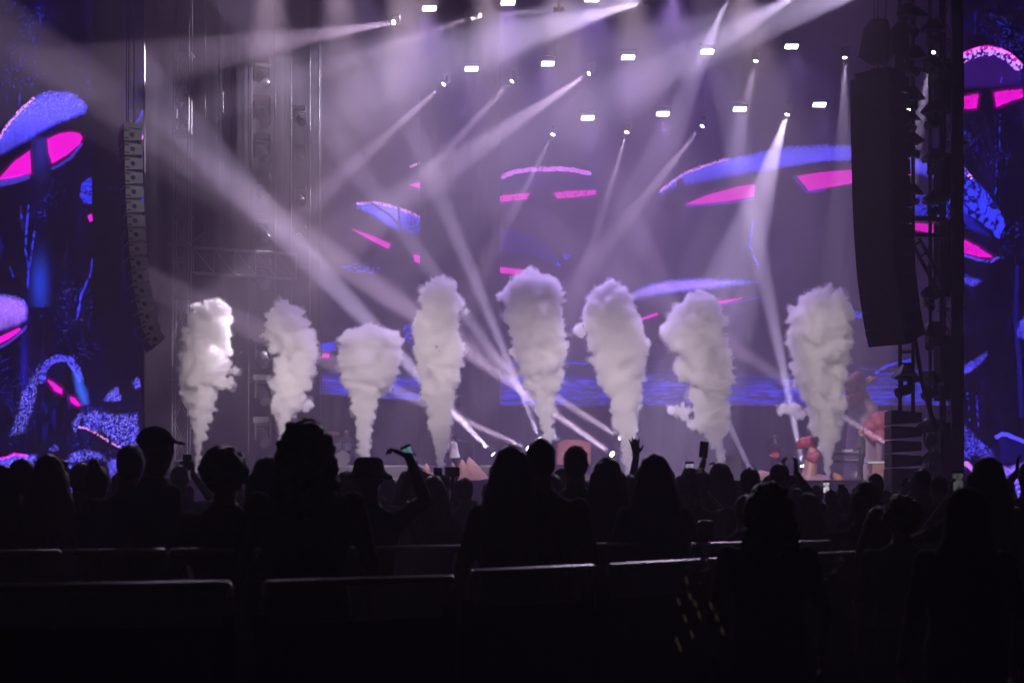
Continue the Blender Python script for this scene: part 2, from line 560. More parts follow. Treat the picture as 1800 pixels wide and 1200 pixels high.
def art_left(p):
    p.add(np.clip(p.n(0.03, 0.006, 2, 4) * 1.6, 0, 1), np.array((0.004, 0.001, 0.03)))
    foliage(p, 300)
    p.add(p.speck(0.22, 0.32, 41) * 0.15 * np.clip(p.n(0.02, seed=4) * 3, 0, 1), BLUE * 0.5)
    # stem of the big mushroom
    p.add(p.blob(72, 262, 16, 40) * p.poly([(54, 240), (90, 240), (94, 340), (48, 340)], soft=3), LAV * 0.16)
    cap(p, [(-4, 243), (12, 222), (30, 198), (48, 182), (66, 167), (87, 159), (110, 160), (131, 164), (148, 178), (154, 188), (150, 200), (120, 212), (84, 228), (45, 252), (3, 274), (-20, 280), (-20, 260)], [(-4, 246), (12, 222), (32, 198), (60, 172)], 11)
    gill(p, [(84, 245), (104, 236), (122, 233), (139, 235), (144, 242), (140, 252), (120, 270), (92, 287), (86, 268)])
    gill(p, [(-20, 318), (0, 313), (26, 284), (52, 266), (54, 304), (27, 311)], 2)
    p.add(p.poly([(-20, 322), (0, 316), (52, 306), (52, 314), (22, 324), (-20, 332)], 1, soft=2), LAV * 0.35)
    p.add(p.line([(92, 296), (104, 291), (125, 277), (143, 254)], 2.5, 1.5), LAV * 0.30)
    # leafy patch, trunk edge
    mk = p.poly([(140, 345), (143, 325), (152, 315), (161, 312), (161, 358), (148, 358)], 3, 0.2, 7)
    p.mix(mk, BLUE * 0.9); p.mix(mk * p.branches(0.16, 0.12, 3), (0.005, 0.003, 0.06))
    p.add(p.poly([(154, 380), (161, 376), (163, 388), (158, 390)], 1), PINK * 0.8)
    # roots
    for k, pts in enumerate([[(50, 362), (47, 400), (45, 440), (50, 470), (49, 505)], [(61, 406), (56, 440), (52, 470)], [(36, 364), (40, 400)], [(163, 455), (160, 480), (142, 520), (135, 560)], [(143, 508), (141, 530), (137, 555)], [(18, 470), (24, 486)]]):
        p.add(p.line(pts, 1.6, 2.0, 60 + k) * np.clip(p.n(0.12, seed=70 + k) * 3 + 0.7, 0.1, 1), BLUE * 0.8)
    p.add(p.blob(70, 500, 14, 45) * (p.y < 540), np.array((0.01, 0.03, 0.42)))
    cap(p, [(-20, 515), (8, 516), (28, 519), (44, 527), (51, 543), (48, 562), (38, 572), (0, 584), (-20, 590)], None, 13, top=np.array((0.30, 0.12, 0.85)))
    gill(p, [(-20, 602), (0, 592), (33, 577), (36, 580), (14, 596), (-20, 612)], 4)
    p.add(p.line([(-10, 616), (18, 600), (42, 580), (46, 574)], 2.2, 1.5), LAV * 0.35)
    p.add(p.blob(42, 640, 6, 60), DEEP * 0.5)
    # arch mushroom
    arch = [(74, 668), (76, 650), (86, 636), (104, 629), (122, 633), (134, 648), (141, 665)]
    p.add(p.line(arch, 6.5, 3, 14) * np.clip(p.speck(0.24, -0.05, 15) + 0.2, 0, 1) , LAV * 0.8)
    p.add(p.poly([(128, 645), (140, 660), (152, 690), (154, 708), (146, 710), (136, 690)], 2, soft=5), np.array((0.03, 0.09, 0.62)))
    gill(p, [(84, 668), (92, 671), (109, 684), (109, 692), (96, 686)], 5)
    gill(p, [(123, 697), (132, 700), (141, 712), (136, 713), (125, 706)], 6)
    # mossy rocks
    for k, (pts, thr) in enumerate([([(30, 730), (40, 690), (70, 640), (62, 700), (42, 760), (18, 765)], 0.02), ([(184, 704), (190, 690), (204, 681), (213, 694), (212, 703)], -0.25), ([(145, 728), (165, 722), (205, 730), (240, 726), (244, 780), (212, 786), (185, 760), (150, 752)], -0.06), ([(126, 745), (140, 728), (146, 724), (132, 760)], -0.1), ([(112, 812), (128, 795), (150, 790), (176, 797), (186, 808), (160, 804), (140, 812)], -0.1),
                                ([(0, 808), (30, 800), (64, 800), (56, 820), (0, 830)], -0.25), ([(110, 815), (140, 820), (128, 850), (105, 850)], -0.15), ([(190, 812), (206, 806), (212, 818), (195, 838)], -0.25), ([(-10, 850), (240, 850), (240, 900), (-10, 900)], 0.0), ([(233, 672), (240, 663), (247, 670), (246, 680), (238, 682)], -0.1), ([(88, 788), (98, 783), (102, 790), (92, 793)], -0.4)]):
        mk = p.poly(pts, 5, 0.15, 80 + k, 3)
        p.add(mk * p.speck(0.34, thr, 90 + k, 0.40) * np.clip(0.55 + 1.2 * p.n(0.09, seed=99 + k), 0.05, 1.3), LAV * 0.95)
        p.add(mk * p.speck(0.55, 0.15, 190 + k) * 0.7, np.array((0.35, 0.30, 1.0)))
        p.add(mk * 0.2, DEEP * 0.5)
    p.add(p.line([(0, 806), (14, 803), (24, 798), (48, 801)], 2.2, 2), PINK * 0.7)
    p.add(p.line([(137, 751), (150, 752), (175, 765), (195, 778), (212, 785)], 1.8, 3, 17) * p.speck(0.3, -0.1, 18), HOT * 0.6)
    p.add(p.blob(90, 730, 90, 60) * p.speck(0.10, 0.1, 19, 0.03) * 0.3, DEEP * 0.8)
    # slivers past the speaker array
    p.add(p.line([(256, 188), (247, 205), (240, 217)], 2.4, 2, 22) * np.clip(p.n(0.4, seed=23) * 3 + 0.6, 0, 1), BLUE * 0.7)
    p.add(p.poly([(238, 246), (250, 238), (259, 234), (258, 243), (244, 247)], 1), HOT * np.array((0.9, 0.5, 0.9)) * 0.8)
    mk = p.poly([(234, 305), (244, 306), (248, 320), (244, 332), (234, 330)], 2) + p.poly([(248, 335), (254, 324), (257, 340), (254, 358), (247, 356)], 2)
    p.mix(mk * p.speck(0.25, -0.2, 26), BLUE * 0.85)
    p.add(p.poly([(240, 427), (247, 423), (253, 415), (254, 425), (248, 430)], 1), PINK * 0.8)
    p.c *= 1.3
    p.mix(((p.x > 162) & (p.y < 560) & (p.x < 214)) * 1.0, (0.001, 0.0006, 0.004))
    p.add(p.line([(192, 331), (206, 332)], 0.8), DEEP * 0.7)

def art_right(p):
    p.add(np.clip(p.n(0.03, 0.006, 52, 4) * 1.6, 0, 1), np.array((0.004, 0.001, 0.03)))
    foliage(p, 340)
    p.add(p.speck(0.2, 0.33, 51) * 0.25, BLUE * 0.5)
    p.add(p.poly([(1680, 100), (1700, 90), (1735, 83), (1770, 92), (1795, 120), (1795, 150), (1680, 155)], soft=5), np.array((0.018, 0.003, 0.085)))
    arc = [(1684, 103), (1700, 92), (1720, 85), (1738, 83), (1758, 87), (1776, 96), (1790, 110)]
    p.add(p.line(arc, 3.0, 2, 53), PINK * np.array((0.9, 1, 0.8)) * 0.6)
    p.add(p.line([(a_, b_ + 7) for a_, b_ in arc], 8, 3, 54) * p.speck(0.20, -0.12, 55), np.array((0.55, 0.22, 0.95)))
    gill(p, [(1680, 172), (1704, 169), (1719, 166), (1716, 190), (1680, 192)], 56, 2)
    gill(p, [(1748, 163), (1768, 160), (1796, 158), (1798, 170), (1770, 180), (1752, 188)], 57, 2)
    gill(p, [(1816, 160), (1850, 155), (1848, 172), (1820, 180)], 58, 2)
    mk = p.poly([(1680, 288), (1694, 292), (1712, 316), (1735, 338), (1752, 362), (1764, 385), (1766, 398), (1756, 420), (1742, 405), (1722, 388), (1700, 376), (1680, 368)], 4, 0.15, 59)
    p.mix(mk, BLUE * 0.95); p.mix(mk * p.branches(0.085, 0.15, 8), (0.006, 0.003, 0.07))
    p.mix(p.poly([(1680, 345), (1700, 376), (1740, 415), (1700, 400), (1680, 380)], 4, soft=4) * 0.8, DEEP * 0.9)
    p.add(p.line([(1684, 292), (1696, 300), (1706, 312)], 3, 3, 61) * p.speck(0.3, 0, 62), HOT)
    gill(p, [(1680, 420), (1692, 421), (1718, 434), (1744, 452), (1722, 451), (1680, 440)], 63, 0.5)
    p.add(p.line([(1684, 444), (1715, 456), (1742, 460), (1755, 452)], 2.2, 1.5, 64) * p.speck(0.3, -0.2, 65), LAV * 0.6)
    for k, (pts, thr) in enumerate([([(1680, 478), (1700, 486), (1726, 494), (1710, 502), (1690, 498)], -0.15), ([(1684, 655), (1700, 640), (1734, 620), (1728, 634), (1700, 656)], -0.2), ([(1680, 745), (1700, 752), (1745, 795), (1748, 810), (1715, 800), (1680, 810)], -0.05), ([(1786, 580), (1800, 555), (1820, 560), (1820, 600), (1790, 592)], -0.4)]):
        mk = p.poly(pts, 5, 0.15, 110 + k, 3)
        p.add(mk * p.speck(0.34, thr, 120 + k, 0.40) * np.clip(0.55 + 1.2 * p.n(0.09, seed=129 + k), 0.05, 1.3), LAV * 0.95)
        p.add(mk * 0.3, DEEP * 0.6)
    p.add(p.line([(1788, 470), (1785, 560), (1792, 640), (1795, 730)], 4, 3, 66) * 0.5, DEEP * 0.5)
    p.add(p.line([(1752, 768), (1760, 763), (1772, 764), (1800, 776), (1830, 776)], 3.5, 2, 67), LAV * 0.8)
    p.add(p.poly([(1756, 768), (1772, 765), (1810, 776), (1860, 776), (1860, 812), (1760, 812)], soft=4) * 0.25, DEEP * 0.6)
    mk = p.poly([(1752, 818), (1770, 822), (1790, 814), (1880, 812), (1880, 900), (1680, 900), (1680, 840), (1700, 850), (1730, 840)], 4, 0.1, 68, 3)
    v = p.n(0.10, 0.14, 69, 4)
    p.mix(mk, (0.02, 0.008, 0.25))
    p.add(mk * np.clip(v * 2.2 + 0.35, 0, 1), np.array((0.30, 0.16, 1.0)))
    p.add(mk * np.clip(p.n(0.05, 0.09, 71, 3) * 4 - 0.8, 0, 1), PINK * 0.5)
    p.add(p.line([(1684, 812), (1700, 815), (1716, 830), (1712, 845)], 4, 2, 72), HOT * np.array((0.6, 0.5, 0.9)) * 0.8)
    for k, pts in enumerate([[(1758, 200), (1756, 260), (1770, 280)], [(1765, 130), (1758, 150)], [(1752, 290), (1750, 340)], [(1700, 690), (1706, 740)], [(1717, 690), (1720, 750)]]):
        p.add(p.line(pts, 1.2, 3, 130 + k) * p.speck(0.15, 0, 140 + k), BLUE * 0.6)
    p.c *= 1.3

def art_backleft(p):
    p.add(np.clip(p.n(0.03, 0.01, 152, 3) * 1.5, 0, 1), np.array((0.010, 0.003, 0.035)))
    cap(p, [(618, 360), (640, 356), (670, 357), (700, 365), (722, 374), (745, 384), (745, 414), (715, 410), (690, 404), (668, 390), (640, 372)], [(628, 358), (662, 356), (700, 366), (742, 383)], 153)
    p.mix(p.line([(655, 358), (690, 382), (705, 402)], 2.5, 2, 154) + p.line([(700, 362), (703, 400)], 2.5, 3, 155), DEEP * 0.5)
    p.mix(p.poly([(715, 376), (745, 386), (745, 414), (712, 405)], 2, 0.2, 156) * p.branches(0.2, 0.15, 9), DEEP * 0.5)
    gill(p, [(620, 403), (634, 408), (656, 416), (686, 429), (683, 437), (656, 424)], 157)
    gill(p, [(728, 448), (745, 452), (745, 464), (729, 459)], 158)
    gill(p, [(720, 325), (745, 319), (745, 333)], 159)
    p.add(p.line([(722, 293), (745, 284)], 2, 1.5, 160) * p.speck(0.3, -0.2, 161), HOT * 0.7)
    p.add(p.poly([(598, 468), (630, 462), (668, 470), (660, 482), (620, 478)], 3) * p.speck(0.12, 0.05, 162, 0.3), BLUE * 0.9)
    p.add(p.poly([(706, 575), (720, 570), (745, 578), (745, 610), (712, 600)], 3) * p.speck(0.12, 0.0, 163, 0.3), BLUE * 0.9)
    p.add(p.poly([(560, 605), (590, 600), (590, 618), (560, 615)], 3) * p.speck(0.12, -0.2, 164, 0.3), BLUE * 0.9)
    gill(p, [(560, 622), (578, 622), (578, 628), (560, 628)], 165)
    water(p, 655, 720)

def art_centre(p):
    p.add(np.clip(p.n(0.02, 0.008, 172, 3) * 1.5, 0, 1), np.array((0.010, 0.003, 0.035)))
    p.add(p.speck(0.12, 0.36, 171) * 0.2, BLUE * 0.5)
    cap(p, [(1160, 337), (1175, 322), (1200, 306), (1240, 291), (1280, 279), (1330, 267), (1390, 256), (1450, 253), (1510, 255), (1580, 268), (1680, 300), (1680, 330), (1580, 296), (1510, 281), (1450, 285), (1395, 293), (1330, 304), (1280, 313), (1240, 322), (1205, 327), (1180, 332)], [(1163, 335), (1185, 317), (1205, 304), (1240, 291), (1280, 279)], 173, rough=3)
    p.mix(p.poly([(1189, 318), (1200, 312), (1204, 330), (1190, 335)], 1), (0.01, 0.004, 0.06))
    gill(p, [(1206, 359), (1245, 343), (1300, 328), (1326, 325), (1325, 345), (1280, 353), (1230, 358)], 174)
    gill(p, [(1402, 310), (1440, 304), (1520, 297), (1600, 305), (1600, 330), (1505, 320), (1422, 335)], 175)
    p.add(p.line([(1208, 362), (1280, 357), (1325, 350)], 2, 1, 176), BLUE * 0.35)
    p.add(p.line([(1396, 312), (1418, 338), (1450, 334)], 2, 1, 177), BLUE * 0.4)
    p.add(p.line([(1324, 390), (1318, 432), (1334, 470)], 1.6, 3, 178) * p.speck(0.1, -0.2, 179), BLUE * 0.8)
    cap(p, [(1108, 514), (1140, 499), (1180, 490), (1230, 487), (1280, 488), (1335, 494), (1335, 497), (1290, 503), (1230, 511), (1170, 519), (1110, 530)], None, 180, rough=4, top=np.array((0.35, 0.20, 1.0)))
    gill(p, [(1190, 545), (1250, 531), (1304, 524), (1280, 531), (1210, 545)], 181)
    gill(p, [(1126, 560), (1155, 550), (1156, 553), (1130, 562)], 182)
    p.add(p.line([(1250, 540), (1300, 530), (1335, 522)], 1.2, 1), BLUE * 0.4)
    arc = [(884, 310), (905, 302), (935, 298), (980, 297), (1010, 299), (1036, 305)]
    p.add(p.line(arc, 4.0, 1.6, 183) * np.clip(p.speck(0.30, -0.15, 184) + 0.25, 0, 1), np.array((0.75, 0.16, 0.95)))
    p.add(p.poly([(884, 312), (935, 301), (1000, 301), (1045, 312), (1060, 330), (884, 335)], soft=4) * 0.4, DEEP * 0.25)
    gill(p, [(878, 345), (905, 342), (932, 340), (925, 350), (878, 354)], 185, 1.5)
    gill(p, [(973, 339), (1005, 336), (1046, 335), (1047, 341), (1010, 346), (980, 348)], 186, 1.5)
    mk = p.poly([(878, 402), (905, 408), (940, 420), (968, 438), (975, 450), (986, 468), (960, 456), (940, 448), (910, 441), (878, 437)], 5, 0.12, 187) + p.poly([(990, 445), (1002, 450), (996, 456), (993, 456)], 1)
    p.mix(mk, BLUE * 0.95); p.mix(mk * p.branches(0.11, 0.16, 188), (0.010, 0.004, 0.09))
    gill(p, [(878, 470), (915, 474), (966, 485), (940, 485), (878, 479)], 189)
    gill(p, [(1524, 596), (1545, 598), (1567, 605), (1540, 604)], 190)
    p.add(p.line([(1540, 655), (1560, 642), (1600, 633)], 2.5, 2, 191) * p.speck(0.06, -0.3, 192, 0.2), BLUE)
    p.add(p.line([(1545, 658), (1600, 654), (1645, 650)], 1.5, 1.5, 193), BLUE * 0.6)
    mk = p.poly([(1600, 345), (1690, 338), (1690, 385), (1600, 378)], 3)
    p.mix(mk, BLUE * 0.9); p.mix(mk * p.branches(0.09, 0.12, 194), DEEP * 0.5)
    gill(p, [(1600, 392), (1650, 396), (1650, 412), (1600, 402)], 195)
    p.add(p.line([(1525, 560), (1505, 552)], 5, 2, 196) * p.speck(0.1, -0.2, 197, 0.3), BLUE * 0.8)
    p.add(p.line([(900, 640), (985, 636), (1032, 640)], 1.6, 2, 198), BLUE * 0.7)
    water(p, 655, 730)

DARK = (0.0015, 0.0006, 0.007)
DARKB = (0.004, 0.0014, 0.014)
screen('side_screen', 'left side screen with a big blue mushroom cap and pink gills', (-110, 905), 50, (252, 905), 50, -60, art_left, DARK)
screen('side_screen', 'right side screen past the tower, showing mushrooms over a violet forest floor', (1688, 905), 50, (1990, 905), 50, -60, art_right, DARK)
screen('stage_screen', 'narrow stage screen left of the hanging black drape', (563, 691), 64, (738, 705), 69, -60, art_backleft, DARKB)
screen('stage_screen', 'wide stage screen behind the smoke plumes, with long mushroom caps above violet water', (879, 712), 69, (1670, 712), 69, -60, art_centre, DARKB)

# ------------------------------------------------------------------ lamps
def moving_head_parts(s=1.0):
    """meshes of a moving head, head along +z, made once"""
    base = MB().box((0, 0, 0), (0.34 * s, 0.36 * s, 0.13 * s)).mesh('base', M['blackmetal'])
    y = MB()
    for sx in (-1, 1):
        y.box((sx * 0.17 * s, 0, 0.16 * s), (0.045 * s, 0.12 * s, 0.36 * s), taper=0.75)
    y.box((0, 0, 0.0), (0.36 * s, 0.13 * s, 0.05 * s))
    yoke = y.mesh('yoke', M['blackmetal'])
    h = MB().lathe([(0.07 * s, -0.24 * s), (0.125 * s, -0.2 * s), (0.135 * s, -0.05 * s), (0.125 * s, 0.05 * s),
                    (0.12 * s, 0.2 * s), (0.13 * s, 0.21 * s), (0.13 * s, 0.25 * s), (0.112 * s, 0.25 * s), (0.105 * s, 0.225 * s)], n=18)
    head = h.mesh('head', M['blackmetal'])
    lens = MB().lathe([(0.10 * s, 0.228 * s), (0.08 * s, 0.236 * s), (0.03 * s, 0.242 * s)], n=18).mesh('lens', M['lens'])
    dark = MB().lathe([(0.10 * s, 0.228 * s), (0.08 * s, 0.236 * s), (0.03 * s, 0.242 * s)], n=18).mesh('lens', M['darklens'])
    return base, yoke, head, lens, dark
M['darklens'] = mat('unlit_lens', (0.08, 0.08, 0.1), 0.25, 0.0)
MH = moving_head_parts(1.0)

def moving_head(loc, aim, label, up=1, lit=True, scale=1.0, power=0.0, half=3.0, blend=0.35, color=(1, 0.97, 0.92), group=None, wire=None, name='moving_head_lamp'):
    """up=1: stands on its base; up=-1: hangs from its base"""
    t = thing(name, label, 'stage light', loc, 0, group)
    d = (Vector(aim) - Vector(loc)).normalized()
    pan = math.atan2(d.y, d.x)
    bo = obj('base', MH[0], t); bo.location = (0, 0, -up * 0.36 * scale); bo.scale = (scale,) * 3
    yo = obj('yoke', MH[1], t); yo.location = (0, 0, -up * 0.27 * scale); yo.scale = (scale, scale, scale * up)
    yo.rotation_euler = (0, 0, pan + math.pi / 2)
    q = d.to_track_quat('Z', 'Y')
    ho = obj('head', MH[2], t); ho.rotation_mode = 'QUATERNION'; ho.rotation_quaternion = q; ho.scale = (scale,) * 3
    lo = obj('lens', MH[3] if lit else MH[4], ho)
    if wire:
        w = MB(); w.tube((0.0, 0, 0.42 * scale), (0.0, 0, wire), 0.003, n=5)
        w.box((0, 0, 0.44 * scale), (0.05, 0.03, 0.05))
        w.build('hanging_wire', M['steel'], t)
    if lit and power > 0:
        L = bpy.data.lights.new('lamp_light', 'SPOT')
        L.energy = power
        L.color = color
        L.spot_size = math.radians(2 * half)
        L.spot_blend = blend
        L.shadow_soft_size = 0.095 * scale
        lt = bpy.data.objects.new('lamp_light', L)
        COL.objects.link(lt)
        lt.parent = t
        lt.location = d * 0.27 * scale
        lt.rotation_mode = 'QUATERNION'
        lt.rotation_quaternion = d.to_track_quat('-Z', 'Y')
    return t

ROOF_Z = 26.0
BW = 22000.0     # power of an ordinary beam lamp
WARM = (0.98, 0.84, 1.0)
COOL = (0.84, 0.79, 1.0)
# lens pixel, depth, pixel the beam passes, its depth, half angle, power factor, colour, label
ROOF = [
    ((690, 40), 60, (380, 92), 52, 3.4, 1.8, WARM, 'lit moving lamp at the upper left, its beam thrown flat to the left'),
    ((825, 33), 60, (610, 108), 60, 3.6, 1.7, WARM, 'second lit moving lamp from the left at the top, its beam sloping down left'),
    ((970, 18), 60, (740, 38), 60, 3.0, 1.8, WARM, 'lit moving lamp at the top with a nearly level beam to the left'),
    ((1128, 5), 61, (960, 50), 62, 8.0, 3.2, COOL, 'bright lit lamp at the top edge with a broad soft beam to the left'),
    ((1277, 2), 61, (1235, 100), 62, 7.0, 2.0, COOL, 'lit lamp at the top edge right of centre with a broad bright cone downward'),
    ((1420, -20), 61, (1290, 55), 62, 8.0, 2.6, COOL, 'lit lamp just above the picture edge with a soft beam down left'),
    ((1190, -34), 61, (990, 34), 62, 9.0, 3.0, COOL, 'unseen lamp added above the picture over the stage middle, soft beam to the left'),  # out-of-frame lamp added to brighten the haze at top centre
    ((1570, -34), 61, (1340, 40), 62, 9.0, 2.8, COOL, 'unseen lamp added above the picture near the right speaker array, soft beam to the left'),  # second added lamp out of frame, also brightening the upper haze
    ((778, 150), 66, (560, 345), 63, 3.6, 1.9, WARM, 'leftmost lit moving lamp of the middle row, beam down left'),
    ((898, 145), 66, (760, 290), 64.5, 3.0, 1.9, WARM, 'second lit moving lamp of the middle row, thin beam down left'),
    ((1033, 131), 66, (800, 285), 63, 4.4, 2.7, WARM, 'third lit moving lamp of the middle row with a wide beam down left'),
    ((1328, 110), 66, (1300, 230), 64.5, 6.0, 0.7, COOL, 'lit moving lamp of the middle row with a pale cone straight down'),
    ((1485, 104), 66, (1481, 300), 64.5, 5.0, 1.0, COOL, 'rightmost lit moving lamp of the middle row, beam falling beside the black speaker array'),
    ((971, 239), 67, (885, 405), 65, 3.0, 1.2, WARM, 'leftmost lit moving lamp of the low rear row, faint thin beam'),
    ((1101, 235), 67, (1045, 420), 65, 3.0, 1.2, WARM, 'second lit moving lamp of the low rear row, faint thin beam'),
    ((1233, 224), 67, (1090, 400), 65, 3.2, 1.7, WARM, 'third lit moving lamp of the low rear row, long faint beam down left'),
    ((1383, 204), 67, (1345, 320), 66, 9.0, 2.2, COOL, 'brightest lit moving lamp of the low rear row with a broad white cone'),
    ((1640, 95), 58, (1592, 330), 56, 4.5, 1.0, COOL, 'lit moving lamp behind the right ladder of lamps, beam down to the stage'),
]
for (lp, d0, ap, d1, half, pf, colr, lab) in ROOF:
    a = P(lp[0], lp[1], d0)
    c = P(ap[0], ap[1], d1)
    dirv = (c - a).normalized()
    moving_head(a - dirv * 0.25, a + dirv * 5, lab, up=-1, scale=0.8, power=BW * pf * 2.2, half=half, color=colr, wire=ROOF_Z - a.z)

FLOOR = [
    ((866, 797), 62, (600, 515), 60.3, 2.9, 1.8, COOL, 'lit floor lamp beside the microphone stand, beam thrown up left'),
    ((926, 787), 63, (100, 425), 57, 2.4, 0.9, WARM, 'lit floor lamp behind the couple, low beam to the far left'),
    ((948, 768), 63, (700, 165), 60.5, 2.3, 1.2, COOL, 'lit floor lamp under the fifth smoke plume, beam steeply up left'),
    ((992, 788), 63, (430, 30), 60, 2.2, 1.2, COOL, 'lit floor lamp left of the red riser, beam far up left'),
    ((1075, 797), 63, (200, 180), 47, 1.7, 1.6, WARM, 'lit floor lamp right of the red riser, long beam up to the top left'),
    ((1090, 768), 64, (900, 650), 60, 2.2, 0.6, WARM, 'lit floor lamp behind the sixth smoke plume, short beam to the left'),
    ((1325, 838), 62, (1205, 585), 60, 2.6, 0.35, COOL, 'lit floor lamp between the last two smoke plumes, beam up left'),
    ((1411, 817), 62, (1325, 395), 59, 2.4, 1.1, COOL, 'lit floor lamp behind the pink inflatable creature, beam nearly upright'),
    ((1575, 790), 61, (1400, 680), 61, 2.6, 0.5, WARM, 'lit floor lamp behind the small speaker stack, low beam to the left'),
]
for (lp, d0, ap, d1, half, pf, colr, lab) in FLOOR:
    a = P(lp[0], lp[1], d0)
    c = P(ap[0], ap[1], d1)
    dirv = (c - a).normalized()
    t = moving_head(a - dirv * 0.27, a + dirv * 5, lab, up=1, scale=1.0, power=BW * pf * 18.0, half=half, color=colr)
    h = t.location.z - 0.43 - STAGE_Z
    if h > 0.1:
        w = MB()
        w.box((0, 0, -0.43 - h / 2), (0.5, 0.5, h))
        w.build('stand_case', M['blackpaint'], t)

# strobe and wash panels hung in rows
PANELS = [((755, 14), 62), ((893, 4), 62), ((1040, -2), 62), ((1180, -10), 62), ((829, 120), 66), ((963, 111), 66), ((1104, 100), 66), ((1243, 90), 66), ((1391, 81), 66),
          ((1033, 206), 67), ((1165, 199), 67), ((1300, 191), 67), ((1440, 183), 67)]
PLAB = ['first', 'second', 'third', 'fourth', 'first', 'second', 'third', 'fourth', 'fifth', 'first', 'second', 'third', 'fourth']
pcase = MB().box((0, 0.03, 0), (0.60, 0.16, 0.30)).mesh('case', M['blackmetal'])
pface = MB()
pface.prism([(-0.25, -0.085), (0.22, -0.085), (0.25, 0.0), (0.25, 0.085), (-0.22, 0.085), (-0.25, 0.0)], -0.09, -0.055)
pface = pface.mesh('light_panel', M['panel'])
pbr = MB()
pbr.box((-0.32, 0.03, 0.1), (0.03, 0.05, 0.34)); pbr.box((0.32, 0.03, 0.1), (0.03, 0.05, 0.34)); pbr.box((0, 0.03, 0.285), (0.67, 0.05, 0.03))
pbr = pbr.mesh('bracket', M['blackmetal'])
PW = 3300.0
for k, ((px, py), d) in enumerate(PANELS):
    a = P(px, py, d)
    row = 'top' if k < 4 else ('middle' if k < 9 else 'low rear')
    t = thing('strobe_panel', '%s lit white strobe panel from the left in the %s row' % (PLAB[k], row), 'stage light', a, 0, 'lit strobe panels under the roof')
    tilt = math.radians(-38)
    for nm, me in (('case', pcase), ('light_panel', pface)):
        o = obj(nm, me, t)
        o.rotation_euler = (-tilt, 0, 0)
    obj('bracket', pbr, t)
    w = MB()
    w.tube((0, 0.03, 0.29), (0, 0.03, ROOF_Z - a.z), 0.003, n=5)
    w.build('hanging_wire', M['steel'], t)
    L = bpy.data.lights.new('lamp_light', 'SPOT')
    L.energy = PW * (1.7 if k < 4 else (0.55 if k < 9 else 0.35))
    L.color = (0.56, 0.40, 1.0) if k < 9 else (0.50, 0.34, 1.0)
    L.spot_size = math.radians(84)
    L.spot_blend = 1.0
    L.shadow_soft_size = 0.2
    lt = obj('lamp_light', L, t)
    lt.location = (0, -0.22, -0.14)
    lt.rotation_mode = 'QUATERNION'
    lt.rotation_quaternion = Vector((0, -0.35, -0.93)).to_track_quat('-Z', 'Y')

# unseen truss added above the picture, its lamps front-lighting the smoke plumes
ft = thing('added_lighting_truss', 'unseen front lighting truss added above the picture with its row of lamps', 'truss', (0, 30, 12.2))
fb = MB()
for y_, z_ in ((-0.2, -0.2), (0.2, -0.2), (-0.2, 0.2), (0.2, 0.2)):
    fb.tube((-16, y_, z_), (16, y_, z_), 0.025, n=6)
for k in range(64):
    x_ = -16 + k * 0.5
    fb.tube((x_, -0.2, -0.2), (x_ + 0.5, -0.2, 0.2), 0.012, n=4)
    fb.tube((x_, 0.2, 0.2), (x_ + 0.5, 0.2, -0.2), 0.012, n=4)
fb.build('frame', M['truss'], ft)
FW = 62000.0
AW = 1900.0
for px_ in (362, 512, 650, 772, 945, 1085, 1225, 1447):
    tgt = Vector((dx(px_, 58), 58, 4.9))
    x_ = tgt.x * 0.45 - 1.0 if px_ > 400 else -0.8
    dv = tgt - Vector((x_, 30, 11.7))
    lh = MB().lathe([(0.12, -0.25), (0.16, 0.0), (0.16, 0.28), (0.14, 0.28)], (x_, 0.1, -0.55), dv.to_track_quat('Z', 'Y'), 14)
    lh.box((x_, 0.0, -0.27), (0.1, 0.1, 0.24))
    lh.build('lamp_body', M['blackmetal'], ft)
    L = bpy.data.lights.new('lamp_light', 'SPOT')
    L.energy = FW
    L.color = (1.0, 0.86, 0.90)
    L.spot_size = math.radians(15)
    L.spot_blend = 0.8
    L.shadow_soft_size = 0.14
    lt = obj('lamp_light', L, ft)
    lt.location = Vector((x_, 0.1, -0.55)) + dv.normalized() * 0.32
    lt.rotation_mode = 'QUATERNION'
    lt.rotation_quaternion = dv.to_track_quat('-Z', 'Y')

for x_, tgt, wdt, pw_ in ((-6.8, (-10.3, 46, 8.6), 27, 330.0), (-7.4, (-11.6, 60, 9.5), 16, 1800.0)):     # two added lamps that brighten the left array and tower
    src = Vector((x_, 29.9, 11.6))
    dv = Vector(tgt) - src
    lh = MB().lathe([(0.12, -0.25), (0.16, 0.0), (0.16, 0.28), (0.14, 0.28)], (x_, -0.1, -0.55), dv.to_track_quat('Z', 'Y'), 14)
    lh.box((x_, 0.0, -0.27), (0.1, 0.1, 0.24))
    lh.build('lamp_body', M['blackmetal'], ft)
    L = bpy.data.lights.new('lamp_light', 'SPOT')
    L.energy = pw_
    L.color = (0.90, 0.84, 1.0)
    L.spot_size = math.radians(wdt)
    L.spot_blend = 0.9
    L.shadow_soft_size = 0.14
    lt = obj('lamp_light', L, ft)
    lt.location = Vector((x_, -0.1, -0.55)) + dv.normalized() * 0.32
    lt.rotation_mode = 'QUATERNION'
    lt.rotation_quaternion = dv.to_track_quat('-Z', 'Y')
